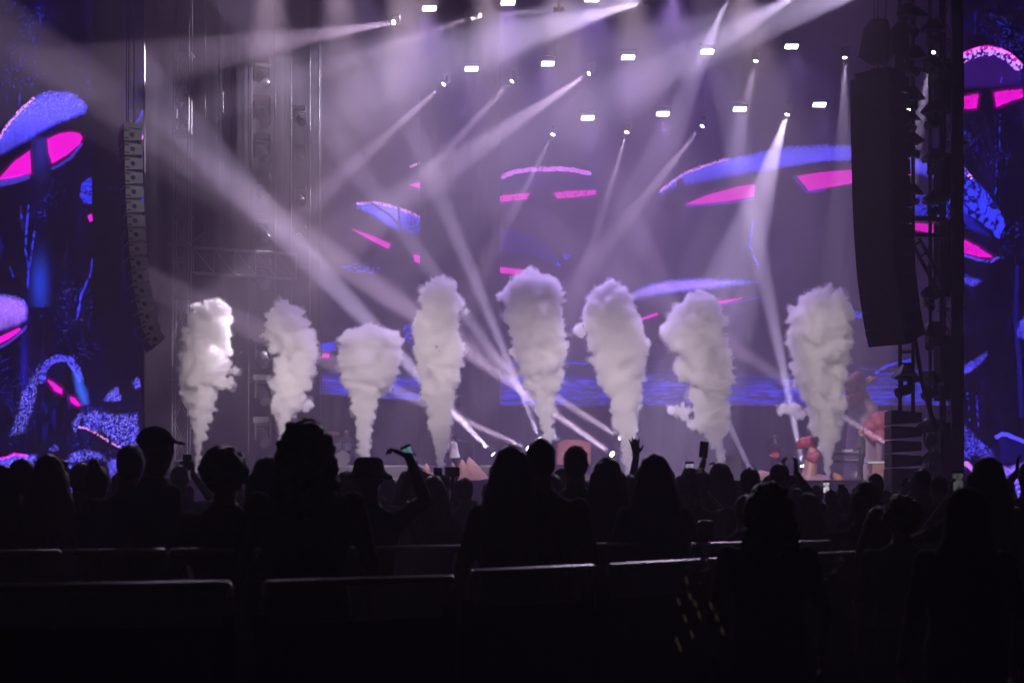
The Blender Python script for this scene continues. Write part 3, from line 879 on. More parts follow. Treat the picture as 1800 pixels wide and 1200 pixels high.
for x_ in (-4.5, 6.0):                                   # two added lamps turned to the audience to brighten the barrier rails
    dv = Vector((-x_ * 0.9 - 0.6, -21.2, -11.0))
    lh = MB().lathe([(0.12, -0.25), (0.16, 0.0), (0.16, 0.28), (0.14, 0.28)], (x_, -0.1, -0.55), dv.to_track_quat('Z', 'Y'), 14)
    lh.box((x_, 0.0, -0.27), (0.1, 0.1, 0.24))
    lh.build('lamp_body', M['blackmetal'], ft)
    L = bpy.data.lights.new('lamp_light', 'SPOT')
    L.energy = AW
    L.color = (0.86, 0.68, 1.0)
    L.spot_size = math.radians(20)
    L.spot_blend = 0.9
    L.shadow_soft_size = 0.14
    lt = obj('lamp_light', L, ft)
    lt.location = Vector((x_, -0.1, -0.55)) + dv.normalized() * 0.32
    lt.rotation_mode = 'QUATERNION'
    lt.rotation_quaternion = dv.to_track_quat('-Z', 'Y')

# ------------------------------------------------------------------ smoke plumes
PLUMES = [
 (58, 'leftmost smoke plume, pale and forked at the top', [(825,340,352),(810,338,356),(780,335,366),(740,328,378),(700,318,386),(660,308,410),(620,306,414),(590,314,412),(560,324,416),(545,334,414),(532,372,406)]),
 (58, 'second smoke plume from the left with a broad leaning head', [(815,486,500),(775,484,503),(740,478,520),(700,468,542),(660,472,560),(620,478,566),(590,458,562),(565,460,554),(545,466,536),(533,476,512)]),
 (58, 'shortest smoke plume, mushroom shaped, third from the left', [(825,632,648),(805,624,656),(760,618,662),(720,612,668),(690,606,682),(660,592,708),(630,584,716),(600,588,714),(590,604,690),(577,626,664)]),
 (55, 'tall slim smoke plume in front of the performer in white', [(840,768,780),(825,763,786),(780,755,796),(740,745,800),(700,735,806),(660,728,818),(620,720,824),(580,716,815),(550,718,826),(520,728,816),(500,745,808),(488,760,786)]),
 (58, 'tallest smoke plume at the middle, behind the couple', [(815,950,974),(770,944,980),(740,940,982),(700,928,986),(660,912,996),(620,894,1008),(580,884,1002),(550,880,998),(520,872,996),(500,876,986),(485,915,966)]),
 (58, 'sixth smoke plume from the left, behind the raised hand', [(840,1095,1109),(825,1092,1114),(780,1082,1126),(740,1068,1129),(700,1060,1134),(660,1036,1144),(620,1030,1149),(590,1024,1142),(570,1015,1142),(540,1014,1130),(520,1026,1112),(503,1058,1108)]),
 (58, 'seventh smoke plume from the left with a ragged left side', [(840,1260,1272),(820,1255,1278),(780,1247,1281),(740,1212,1288),(700,1208,1292),(660,1186,1297),(620,1172,1290),(590,1158,1286),(560,1157,1276),(540,1176,1284),(523,1226,1256)]),
 (57, 'rightmost smoke plume, strongly backlit with a dark core', [(850,1450,1460),(840,1447,1463),(800,1437,1471),(760,1420,1483),(720,1408,1492),(680,1394,1492),(640,1384,1500),(600,1379,1506),(570,1379,1509),(540,1384,1506),(525,1410,1482),(507,1432,1476)]),
]
M['smoke'] = volume('cold_smoke', (0.992, 0.984, 0.988), 7.5, 0.2)
M['wisp'] = volume('thin_smoke', (0.99, 0.982, 0.985), 1.5, 0.2)
from mathutils import noise as mnoise
ICO = None
def ico(sub):
    bm = bmesh.new()
    bmesh.ops.create_icosphere(bm, subdivisions=sub, radius=1)
    v = [tuple(x.co) for x in bm.verts]
    f = [tuple(y.index for y in x.verts) for x in bm.faces]
    bm.free()
    return np.array(v), f
ICO_V, ICO_F = ico(2)

def plume_mesh(d, rows, seed, extra=()):
    rng = random.Random(seed)
    rows = sorted(rows, key=lambda r: -r[0])                   # bottom first
    ys = np.array([r[0] for r in rows][::-1], float)
    xl = np.array([r[1] for r in rows][::-1], float)
    xr = np.array([r[2] for r in rows][::-1], float)
    s = d / F_PX
    balls = []
    y0, y1 = ys[0], ys[-1]
    y = y1
    while y > y0 + 3:
        a, c = np.interp(y, ys, xl), np.interp(y, ys, xr)
        inset = min(5.0, 0.16 * (c - a))          # room for the billows and the veil
        a, c = a + inset, c - inset
        w = (c - a) / 2
        cx = (a + c) / 2
        # a solid core
        r = max(w * 0.62, 5)
        balls.append((cx, y, 0, r))
        # billows that touch the outline
        for k in range(3 + int(w / 9)):
            br = rng.uniform(0.22, 0.48) * w
            br = max(4.0, min(br, 21))
            th = rng.uniform(0, 2 * math.pi)
            rad = (w - br) * rng.uniform(0.86, 1.03)
            yy = min(max(y + rng.uniform(-8, 8), y0 + br * 0.9), y1)
            balls.append((cx + math.cos(th) * rad, yy, math.sin(th) * rad, br))
        y -= max(5, min(14, w * 0.28))
    for (ex, ey, er) in extra:
        balls.append((ex, ey, rng.uniform(-10, 10), er))
    mb_v, mb_f = [], []
    n = 0
    for (bx, by, bz, r) in balls:
        c = P(bx, by, d)
        c.y += bz * s
        v = ICO_V * (r * s) + np.array(c)
        mb_v.append(v)
        mb_f += [tuple(q + n for q in f) for f in ICO_F]
        n += len(ICO_V)
    me = bpy.data.meshes.new('t')
    me.from_pydata(np.concatenate(mb_v).tolist(), [], mb_f)
    me = remesh(me, 0.029, 2, 'smoke_plume', M['smoke'])
    nv = len(me.vertices)
    co = np.empty(nv * 3); me.vertices.foreach_get('co', co); co = co.reshape(-1, 3)
    no = np.empty(nv * 3); me.vertices.foreach_get('normal', no); no = no.reshape(-1, 3)
    zb, zt = co[:, 2].min(), co[:, 2].max()
    g = np.clip((co[:, 2] - zb) / (zt - zb), 0, 1)
    amp = 0.35 + 0.65 * np.clip(g * 2.2, 0, 1)
    k = np.array([0.0, 0.0, seed * 3.7])
    warp = np.stack([noise3(co * 2.2 + 11, seed + 1), noise3(co * 2.2 + 23, seed + 2), noise3(co * 2.2 + 37, seed + 3)], 1) * 0.16
    w2 = np.stack([noise3(co * 7 + 5, seed + 8), noise3(co * 7 + 15, seed + 9), noise3(co * 7 + 27, seed + 10)], 1) * 0.045
    b1 = np.abs(noise3((co + warp) * 2.4 + k, seed)) * 2 - 0.5
    b2 = np.abs(noise3((co + warp + w2) * 5.6 + k, seed + 4)) * 2 - 0.5
    b3 = np.abs(noise3((co + warp + w2) * 11.0 + k, seed + 5)) * 2 - 0.5
    b4 = np.abs(noise3((co + w2) * 25 + k, seed + 6)) * 2 - 0.5
    disp = amp * (0.15 * b1 + 0.085 * b2 + 0.036 * b3 + 0.012 * b4)
    core = co + no * disp[:, None]
    me.vertices.foreach_set('co', core.reshape(-1))
    me.update()
    # a thin ragged veil round the dense core
    wm = me.copy(); wm.name = 'wisp'
    wm.materials.clear(); wm.materials.append(M['wisp'])
    o1 = np.clip(fbm((co + warp) * 3.3 + k + 50, 3, seed + 12) * 2.0, 0, 1)
    o2 = np.clip(noise3((co + w2 * 2) * 9 + k + 90, seed + 14) + 0.3, 0, 1)
    out = core + no * (amp * (0.03 + 0.16 * o1 + 0.03 * o2))[:, None]
    wm.vertices.foreach_set('co', out.reshape(-1))
    wm.update()
    return me, wm

EXTRA = {6: [(1190, 722, 9), (1203, 732, 10), (1200, 715, 8), (1180, 716, 5), (1215, 745, 9), (1209, 722, 9)],
         7: [(1372, 718, 8), (1384, 722, 10), (1396, 715, 11), (1365, 713, 4), (1406, 730, 10)],
         0: [(412, 650, 7), (405, 668, 7)], 1: [(545, 708, 9), (536, 715, 9), (462, 590, 6)],
         5: [(1022, 578, 8), (1120, 690, 12)], 3: [(822, 548, 7)]}
for k, (d, lab, rows) in enumerate(PLUMES):
    pm_, wm_ = plume_mesh(d, rows, k + 1, EXTRA.get(k, ()))
    o = obj('smoke_plume', pm_)
    obj('wisp', wm_, o)
    tag(o, lab, 'smoke', 'cold smoke plumes shot up along the stage front')

# ------------------------------------------------------------------ speaker arrays
def array_cabinet(front_h, back_h, depth, width, body, port):
    """front faces -x, side faces -y"""
    c = MB()
    x0, x1 = -depth / 2, depth / 2
    c.prism([(x0, -front_h / 2), (x0, front_h / 2), (x1, back_h / 2), (x1, -back_h / 2)], -width / 2, width / 2)
    bm_ = c.mesh('cabinet', body)
    g = MB()
    g.box((x0 - 0.012, 0, 0), (0.02, width * 0.96, front_h * 0.9))
    gm = g.mesh('grille', M['grille'])
    pm = None
    if port:
        q = Vector((0, -1, 0)).to_track_quat('Z', 'Y')
        p_ = MB().lathe([(0.066, 0.0), (0.062, 0.006), (0.052, 0.004), (0.03, 0.001), (0.008, 0.0015)], (-depth * 0.06, -width / 2 - 0.001, 0.0), q, 16)
        pm = p_.mesh('side_port', M['port'])
    r_ = MB()
    for zz in (-0.3, 0.3):
        r_.box((x0 + 0.06, -width / 2 - 0.01, front_h * zz), (0.10, 0.016, 0.05))
    rm = r_.mesh('rigging_plate', M['blackmetal'])
    return bm_, gm, pm, rm
M['port'] = mat('glossy_port', (0.03, 0.03, 0.035), 0.25, 0.3)

def hang_array(label, centres, tilts, d, yaw, meshes, top_wires, frame_w):
    """centres: pixel centres of the cabinets from the top down"""
    p0 = P(centres[0][0], centres[0][1], d)
    t = thing('line_array', label, 'speaker', p0, yaw)
    for (cx, cy), a in zip(centres, tilts):
        w = P(cx, cy, d) - p0
        # the image-plane offset, put into the array's own frame
        lx = w.x / max(0.2, math.cos(yaw))
        c = obj('cabinet', meshes[0], t)
        c.location = (lx, 0, w.z)
        c.rotation_euler = (0, -math.radians(a), 0)
        obj('grille', meshes[1], c)
        if meshes[2]:
            obj('side_port', meshes[2], c)
        obj('rigging_plate', meshes[3], c)
    f = MB()
    f.box((0.02, 0, 0.27), (frame_w, 0.9, 0.14))
    f.box((0.02, 0, 0.37), (frame_w * 0.8, 0.06, 0.06))
    f.build('flying_frame', M['cabinet'] if meshes[2] else M['blackpaint'], t)
    for xx in top_wires:
        MB().tube((xx, 0, 0.4), (xx, 0, 14), 0.012, n=5).build('lifting_chain', M['blackmetal'], t)
    return t

LM = array_cabinet(0.345, 0.27, 0.46, 1.1, M['cabinet'], True)
lc = [(229, 244), (230, 269), (230.5, 294), (231, 318.5), (232, 343), (233, 368), (234.5, 393), (236, 417), (237.5, 441.5), (239.5, 466), (242, 489.5), (245, 513.5), (249, 536.5), (253.5, 558), (259, 578), (266, 597)]
ltl = [0, 0, 1, 1, 2, 2, 3, 4, 5, 7, 9, 12, 17, 23, 30, 38]
hang_array('curved hanging array of grey speakers at the left, its round ports showing', lc, ltl, 46, math.radians(20), LM, (-0.1, 0.1), 0.5)
RM = array_cabinet(0.40, 0.35, 0.72, 1.15, M['blackpaint'], False)
rc, rtl = [], []
for k in range(16):
    y = 153 + k * 28.6
    u = k / 15
    rc.append((1546 + 8 * u + 26 * u ** 4, y))
    rtl.append(22 * u ** 3.2)
hang_array('tall black hanging speaker array at the right, seen in silhouette', rc, rtl, 40, math.radians(40), RM, (-0.2, 0.25), 0.7)

def hoist(px, py, d, label, w, h, bag):
    t = thing('chain_hoist', label, 'hoist', P(px, py, d))
    b_ = MB()
    b_.box((0, 0, 0), (w, 0.26, h), taper=0.9)
    b_.box((0, 0, -h / 2 - 0.03), (w * 0.6, 0.2, 0.08))
    b_.build('motor_body', M['blackpaint'], t, 0.02)
    g = MB()
    g.prism(bag, -0.22, 0.22)
    g.build('chain_bag', M['drape'], t, 0.015)
    c_ = MB()
    for k in range(6):
        z = -h / 2 - 0.08 - k * 0.045
        c_.lathe([(0.018, -0.03), (0.026, 0), (0.018, 0.03)], (0, 0, z), None, 8)
    c_.build('chain_hook', M['blackmetal'], t)
    MB().tube((0.0, 0, h / 2), (0.0, 0, 9), 0.012, n=5).build('lifting_chain', M['blackmetal'], t)
    return t
hoist(1543, 92, 40, 'black chain hoist with a slanted chain bag above the right speaker array', 0.22, 0.44,
      [(-0.41, -0.05), (-0.28, 0.62), (-0.16, 0.72), (0.18, 0.70), (0.24, 0.5), (0.24, -0.25), (-0.12, -0.25)][::-1])
hoist(1579, 100, 40.6, 'straight black chain hoist beside the one with the slanted bag', 0.24, 0.72,
      [(-0.18, 0.05), (-0.22, 0.6), (-0.08, 0.74), (0.2, 0.74), (0.22, 0.1), (0.1, -0.05)][::-1])
pc = MB().path([P(1552, 82, 39.6), P(1554, 100, 39.6), P(1555, 112, 39.6), P(1558, 130, 39.6)], 0.012, 6)
pc.path([P(1554, 104, 39.6), P(1555, 116, 39.6)], 0.035, 8)
tag(pc.build('hoist_control_cable', M['cable']), 'short control cable with a plug hanging between the chain hoists', 'cable')

# ------------------------------------------------------------------ towers and trusses
def truss_tower(label, p_bottom, p_top, w, bay, plated, m, name='truss_tower', chord=0.03, brace=0.015):
    """upright square truss; every chord and brace is a part"""
    t = thing(name, label, 'tower', p_bottom)
    v = Vector(p_top) - Vector(p_bottom)
    lean = Vector((v.x / v.z, 0, 1))
    H = v.z
    h = w / 2
    for sx in (-1, 1):
        for sy in (-1, 1):
            MB().tube((sx * h, sy * h, 0), lean * H + Vector((sx * h, sy * h, 0)), chord, n=8).build('chord', m, t)
    nb = int(H / bay)
    xb = MB()
    xb.tube((-h, -h, 0.04), (h, -h, bay - 0.04), brace, n=6)
    xb.tube((h, -h, 0.04), (-h, -h, bay - 0.04), brace, n=6)
    xb.tube((-h, -h, bay / 2), (h, -h, bay / 2), brace * 0.7, n=6)
    xb = xb.mesh('cross_brace', m)
    xp = MB()
    a = math.atan2(bay - 0.3, w)
    for s in (-1, 1):
        xp.box((0, -h, bay / 2), (math.hypot(w, bay - 0.3), 0.012, w * 0.24), Matrix.Rotation(s * a, 3, 'Y'))
    xp.box((0, -h - 0.004, 0.09), (w, 0.012, 0.17)); xp.box((0, -h - 0.004, bay - 0.09), (w, 0.012, 0.17))
    xp = xp.mesh('cross_plate', m)
    fl = MB().box((0, 0, 0), (w + 0.18, w + 0.18, 0.035)).mesh('joint_plate', m)
    for k in range(nb):
        pl = plated(k)
        for q in range(2):
            o = obj('cross_plate' if pl else 'cross_brace', xp if pl else xb, t)
            o.location = lean * (k * bay)
            o.rotation_euler = (0, 0, q * math.pi)
        if k % 2 == 0:
            o = obj('joint_plate', fl, t)
            o.location = lean * (k * bay)
    return t

tw = P(317, 880, 60); tw.z = 0.02
truss_tower('grey aluminium truss tower with crossed plates in the left wing', tw, (P(323, 0, 60).x, 60, 22), 0.52, 1.425, lambda k: k in (6, 8, 10), M['truss'])
wr = MB().box((P(315, 0, 59.5).x, 59.5, dz(429, 59.5)), (0.72, 0.7, 0.07))
tag(wr.build('tower_shelf', M['truss']), 'small flat shelf clamped to the left wing tower', 'shelf')
arm = MB().path([P(333, 428, 59.2), P(345, 420, 59.2), P(357, 408, 59.2)], 0.03, 6)
tag(arm.build('clamp_arm', M['truss']), 'bent metal arm sticking out of the left wing tower', 'bracket')

def box_truss(label, A, B, h, n, m):
    A, B = Vector(A), Vector(B)
    t = thing('box_truss', label, 'truss', A)
    D = B - A
    for sz in (0, -h):
        for sy in (0, 0.4):
            MB().tube((0, sy, sz), D + Vector((0, sy, sz)), 0.035 if sy == 0 else 0.03, n=8).build('chord', m, t)
    for k in range(n + 1):
        p_ = D * (k / n)
        MB().tube(p_, p_ + Vector((0, 0, -h)), 0.028, n=6).build('upright', m, t)
        if k < n:
            q_ = D * ((k + 1) / n)
            MB().tube(p_ + Vector((0, 0, -0.02)), q_ + Vector((0, 0, -h + 0.02)), 0.028, n=6).build('diagonal', m, t)
    return t
box_truss('level aluminium box truss running right from the left wing tower', P(339, 434, 60.5), P(520, 446, 62), 0.9, 5, M['truss'])

for k, (px, y0, y1, d) in enumerate([(361, 60, 545, 59.5), (386, 20, 540, 59.6), (393, 30, 540, 59.6), (502, 100, 540, 61), (545, 60, 560, 61), (228, 0, 222, 46.5), (1690.5, 0, 200, 42)]):
    lab = ['thin cable nearest the left wing tower', 'left one of a close pair of cables in the left wing', 'right one of a close pair of cables in the left wing', 'thin cable between the two left lamp ladders', 'thin cable beside the left edge of the narrow stage screen'][k] if k < 5 else ('thin cable above the left speaker array' if k == 5 else 'thin cable down the edge of the right tower')
    w = MB().tube(P(px, y0 - 60, d), P(px - 2, y1, d), 0.014, n=5)
    tag(w.build('hanging_cable', M['blackmetal']), lab, 'cable', 'thin cables in the left wing' if k < 5 else None)
w = MB().path([P(245, 618, 46), P(247, 660, 46), P(252, 720, 46), P(254, 800, 46)], 0.02, 6)
tag(w.build('hanging_cable', M['cable']), 'slack black cable under the left speaker array', 'cable')
drape('scrim_panel', dx(402, 62.8), dx(440, 62.8), dz(445, 62.8), dz(-40, 62.8), 63.3, M['scrim'], 'narrow grey scrim hanging behind the lamp ladder in the left wing', 0.3, 0.008)

def lamp_ladder(label, xl, xr, y0, y1, d, rungs, m, r=0.035):
    A = P(xl, y1, d)
    t = thing('lamp_ladder', label, 'ladder', A)
    for px in (xl, xr):
        MB().tube(P(px, y1, d) - A, P(px, y0, d) - A, r, n=8).build('pole', m, t)
    for y in rungs:
        MB().tube(P(xl, y, d) - A, P(xr, y, d) - A, r * 0.8, n=8).build('rung', m, t)
    return t
lamp_ladder('hanging ladder of large lamps in the left wing', 437, 484, -60, 800, 62.4, (116, 184, 250, 318, 392, 470, 545, 606, 672, 745), M['blackmetal'], 0.025)
lamp_ladder('slim hanging ladder of small lamps right of the large left ones', 512, 545, -60, 560, 62.8, (196, 264, 336, 402, 470), M['blackmetal'], 0.02)
ORD = ['topmost', 'second', 'third', 'fourth', 'fifth', 'sixth', 'seventh', 'eighth', 'ninth', 'tenth', 'eleventh', 'twelfth']
for k, y in enumerate((138, 205, 272, 340, 412, 490, 628, 694, 768)):
    c = P(461, y, 62.0)
    moving_head(c, c + Vector((0.6, -1, -0.9)), '%s large unlit lamp on the left wing ladder, counted downward' % ORD[k], up=-1, lit=False, scale=1.7, group='unlit lamps on the left wing ladder')
for k, y in enumerate((212, 280, 352, 420)):
    c = P(528, y, 62.5)
    moving_head(c, c + Vector((0.4, -1, -0.6)), '%s small unlit lamp on the slim left ladder, counted downward' % ORD[k], up=-1, lit=False, scale=1.2, group='small unlit lamps on the slim left ladder')

# right wing
def hood_mesh():
    h = MB()
    n = 10
    pts = []
    for k in range(n):
        t = 2 * math.pi * k / n
        rr = 0.30 + 0.06 * math.sin(3 * t + 0.5)
        pts.append((rr * math.cos(t) * 1.15, rr * math.sin(t), -0.10 + 0.05 * math.sin(2 * t + 1)))
    top = [(x * 0.35 + 0.03, y * 0.35, 0.13) for x, y, z in pts]
    low = [(x * 0.97, y * 0.97, z - 0.03) for x, y, z in pts]
    h.add(pts + top + low, [(k, (k + 1) % n, n + (k + 1) % n, n + k) for k in range(n)] + [tuple(range(n, 2 * n))] + [(k, 2 * n + k, 2 * n + (k + 1) % n, (k + 1) % n) for k in range(n)] + [tuple(range(3 * n - 1, 2 * n - 1, -1))])
    return h.mesh('rain_hood', M['hood'])
M['hood'] = mat('rain_hood_sheet', (0.03, 0.028, 0.035), 0.35, var=0.3, scale=12)
HOOD = hood_mesh()
def hooded_lamp(px, py, d, label, s, aim, group, rz=0.0, lit=False):
    c = P(px, py, d)
    t = moving_head(c, c + Vector(aim), label, up=-1, lit=lit, scale=s, group=group)
    o = obj('rain_hood', HOOD, t)
    o.location = (0, 0, 0.47 * s)
    o.rotation_euler = (random.uniform(-0.15, 0.15), random.uniform(-0.2, 0.2), rz)
    o.scale = (s * 1.25, s * 1.1, s * 1.3)
    return t
random.seed(5)
lamp_ladder('black lamp ladder directly behind the right speaker array', 1582, 1605, -60, 728, 41.5, (20, 100, 180, 260, 330, 600, 618, 640), M['blackmetal'], 0.05)
lamp_ladder('black lamp ladder between the right speaker array and the tower', 1635, 1655, -60, 890, 43, (40, 120, 200, 285, 345, 520, 590, 660, 740), M['blackmetal'], 0.05)
for k, (px, y, s, ax) in enumerate([(1598, 52, 0.95, 0.5), (1600, 122, 0.9, 1.0), (1602, 190, 0.8, -0.8), (1600, 222, 0.6, 0.7), (1603, 268, 0.75, 1.2), (1604, 352, 0.6, 1.0), (1591, 686, 0.95, -1.6)]):
    hooded_lamp(px, y, 41.2, '%s hooded lamp from the top on the ladder behind the speaker array' % ORD[k] if k < 6 else 'hooded lamp tilted left on the poles under the speaker array', s, (ax, -0.7, -0.55), 'hooded lamps of the right wing', random.uniform(0, 6), lit=(k == 2))
for k, (px, y, s, ax) in enumerate([(1641, 72, 0.85, -0.6), (1644, 142, 0.9, -0.5), (1640, 218, 0.85, -1.4), (1641, 298, 0.8, -0.6), (1642, 374, 0.85, -0.4), (1633, 536, 0.7, 0.2), (1638, 604, 0.85, -0.5), (1636, 692, 0.9, -1.5), (1636, 775, 0.9, -0.3), (1637, 825, 0.7, -0.3)]):
    hooded_lamp(px, y, 42.6, '%s hooded lamp from the top on the ladder beside the right tower' % ORD[k], s, (ax, -0.7, -0.5), 'hooded lamps of the right wing', random.uniform(0, 6))
twb = P(1672, 880, 43.5); twb.z = 0.02
tr = truss_tower('tall black truss tower at the right, partly wrapped', twb, (twb.x, 43.5, 20), 0.44, 1.05, lambda k: False, M['blackmetal'], chord=0.035, brace=0.014)
for (y0, y1) in ((118, 197), (276, 346), (392, 520), (592, 705), (745, 900)):
    z0, z1 = dz(y1, 43.5), dz(y0, 43.5)
    MB().box((-0.06, 0.0, (z0 + z1) / 2), (0.62, 0.62, z1 - z0)).build('wrap_panel', M['drape'], tr)
MB().box((P(1681, 0, 43.1).x - twb.x, -0.4, 10), (0.24, 0.12, 20)).build('side_post', M['blackpaint'], tr)
br = thing('brace_truss', 'slanted black brace truss between the right speaker array and the tower', 'truss', P(1606, 432, 42.2))
for o_ in ((0, 0), (10, -14)):
    MB().tube(P(1606 + o_[0], 432 + o_[1], 42.2) - br.location, P(1652 + o_[0], 520 + o_[1], 42.2) - br.location, 0.05, n=8).build('chord', M['blackmetal'], br)
for k in range(5):
    f_ = k / 4.4
    MB().tube(P(1606 + 46 * f_, 432 + 88 * f_, 42.2) - br.location, P(1616 + 46 * (f_ + 0.06), 418 + 88 * (f_ + 0.06), 42.2) - br.location, 0.035, n=6).build('web', M['blackmetal'], br)
MB().tube(P(1605, 383, 42.2) - br.location, P(1665, 386, 42.2) - br.location, 0.06, n=8).build('level_bar', M['blackmetal'], br)
MB().tube(P(1605, 412, 42.2) - br.location, P(1665, 414, 42.2) - br.location, 0.05, n=8).build('level_bar', M['blackmetal'], br)
pcb = MB().path([P(1608, 592, 40.5), P(1614, 630, 40.7), P(1622, 675, 41), P(1634, 720, 41.3), P(1646, 752, 41.6)], 0.055, 8)
tag(pcb.build('cable_bundle', M['cable']), 'thick cable bundle dropping from the right speaker array to the tower', 'cable')

# small ground stack
sp = P(1587, 880, 43); sp.z = 0.02
gs = thing('speaker_stack', 'small stack of black speakers under the right array', 'speaker', sp)
for k, (y0, y1) in enumerate([(722, 747), (749, 772), (774, 796), (798, 822)]):
    z0, z1 = dz(y1, 43) - 0.02, dz(y0, 43) - 0.02
    hh = z1 - z0 - 0.012
    c = MB().prism([(-0.385, -hh / 2), (-0.385, hh / 2), (0.37, hh * 0.36), (0.37, -hh * 0.34)], -0.45, 0.35)
    o = c.build('cabinet', M['blackpaint'], gs, 0.008); o.location = (0, 0, (z0 + z1) / 2)
    g = MB().box((-0.02, -0.462, 0), (0.66, 0.014, hh * 0.6)); o2 = g.build('grille', M['grille'], o)
z1 = dz(824, 43)
MB().box((0.1, 0, z1 / 2), (0.97, 0.95, z1 - 0.02)).build('subwoofer', M['blackpaint'], gs, 0.01)
MB().box((0.1, -0.485, z1 / 2), (0.9, 0.016, z1 - 0.15)).build('subwoofer_grille', M['grille'], gs)

# ------------------------------------------------------------------ people
def loft(mb, rings, n=14):
    """rings: (x, y, z, rx, ry)"""
    pts = []
    for (x, y, z, rx, ry) in rings:
        for k in range(n):
            t = 2 * math.pi * k / n
            pts.append((x + rx * math.cos(t), y + ry * math.sin(t), z))
    fs = []
    for i in range(len(rings) - 1):
        for k in range(n):
            fs.append((i * n + k, i * n + (k + 1) % n, (i + 1) * n + (k + 1) % n, (i + 1) * n + k))
    fs.append(tuple(range(n - 1, -1, -1)))
    fs.append(tuple(range((len(rings) - 1) * n, len(rings) * n)))
    mb.add(pts, fs, True)
def ball(mb, c, r, s=(1, 1, 1)):
    v = ICO_V * np.array([r * s[0], r * s[1], r * s[2]]) + np.array(c)
    mb.add(v.tolist(), ICO_F, True)
def limb(mb, a, b, ra, rb):
    mb.tube(a, b, ra, rb, n=10)
    ball(mb, a, ra); ball(mb, b, rb)

def hand(mb, wrist, direc, palm_n, spread=0.25, curl=0.25, grip=False, left=False):
    """palm, four unequal bent fingers and a thumb from the side of the palm"""
    w = Vector(wrist); d = Vector(direc).normalized(); nrm = Vector(palm_n)
    nrm = (nrm - d * nrm.dot(d)).normalized()
    side = d.cross(nrm) * (-1 if left else 1)
    for k in range(4):
        c = w + d * (0.02 + 0.02 * k)
        for s in (-0.022, 0, 0.022):
            ball(mb, c + side * s * (0.8 + 0.1 * k), 0.017, (1, 1, 1))
    root = w + d * 0.085
    for k, ln in enumerate((0.068, 0.078, 0.073, 0.058)):
        s = (k - 1.5)
        p0 = root + side * s * 0.020
        dd = (d + side * s * spread * 0.6).normalized()
        c = curl if not grip else 0.9
        p1 = p0 + dd * ln * 0.5
        p2 = p1 + (dd * (1 - c * 0.6) + nrm * c).normalized() * ln * 0.33
        p3 = p2 + (dd * (1 - c * 1.2) + nrm * c * 1.6).normalized() * ln * 0.27
        limb(mb, p0, p1, 0.0098, 0.009); limb(mb, p1, p2, 0.009, 0.0085); limb(mb, p2, p3, 0.0085, 0.0075)
    t0 = w + d * 0.03 - side * 0.03
    t1 = t0 + (d * 0.6 - side * 0.8).normalized() * 0.035
    t2 = t1 + (d * 0.9 - side * 0.35 + nrm * (0.6 if grip else 0.15)).normalized() * 0.032
    limb(mb, t0, t1, 0.014, 0.0105); limb(mb, t1, t2, 0.0105, 0.0085)

SKIN = [mat('skin', c, 0.55, var=0.1, scale=20) for c in ((0.30, 0.17, 0.11), (0.16, 0.085, 0.055), (0.42, 0.26, 0.19))]
CLOTH = [mat('cloth', c, 0.9, var=0.25, scale=14, bump=0.3, spec=0.15) for c in ((0.010, 0.010, 0.012), (0.022, 0.018, 0.026), (0.03, 0.012, 0.014), (0.014, 0.018, 0.03), (0.07, 0.065, 0.075))]
TROUSER = mat('dark_trousers', (0.012, 0.012, 0.016), 0.9, var=0.2, scale=14, spec=0.15)
HAIR = [mat('hair', c, 0.5, var=0.3, scale=60, spec=0.4) for c in ((0.008, 0.006, 0.006), (0.02, 0.012, 0.008), (0.06, 0.035, 0.018))]
WHITE_CLOTH = mat('white_shirt', (0.75, 0.73, 0.72), 0.9, var=0.05, scale=10, bump=0.2)

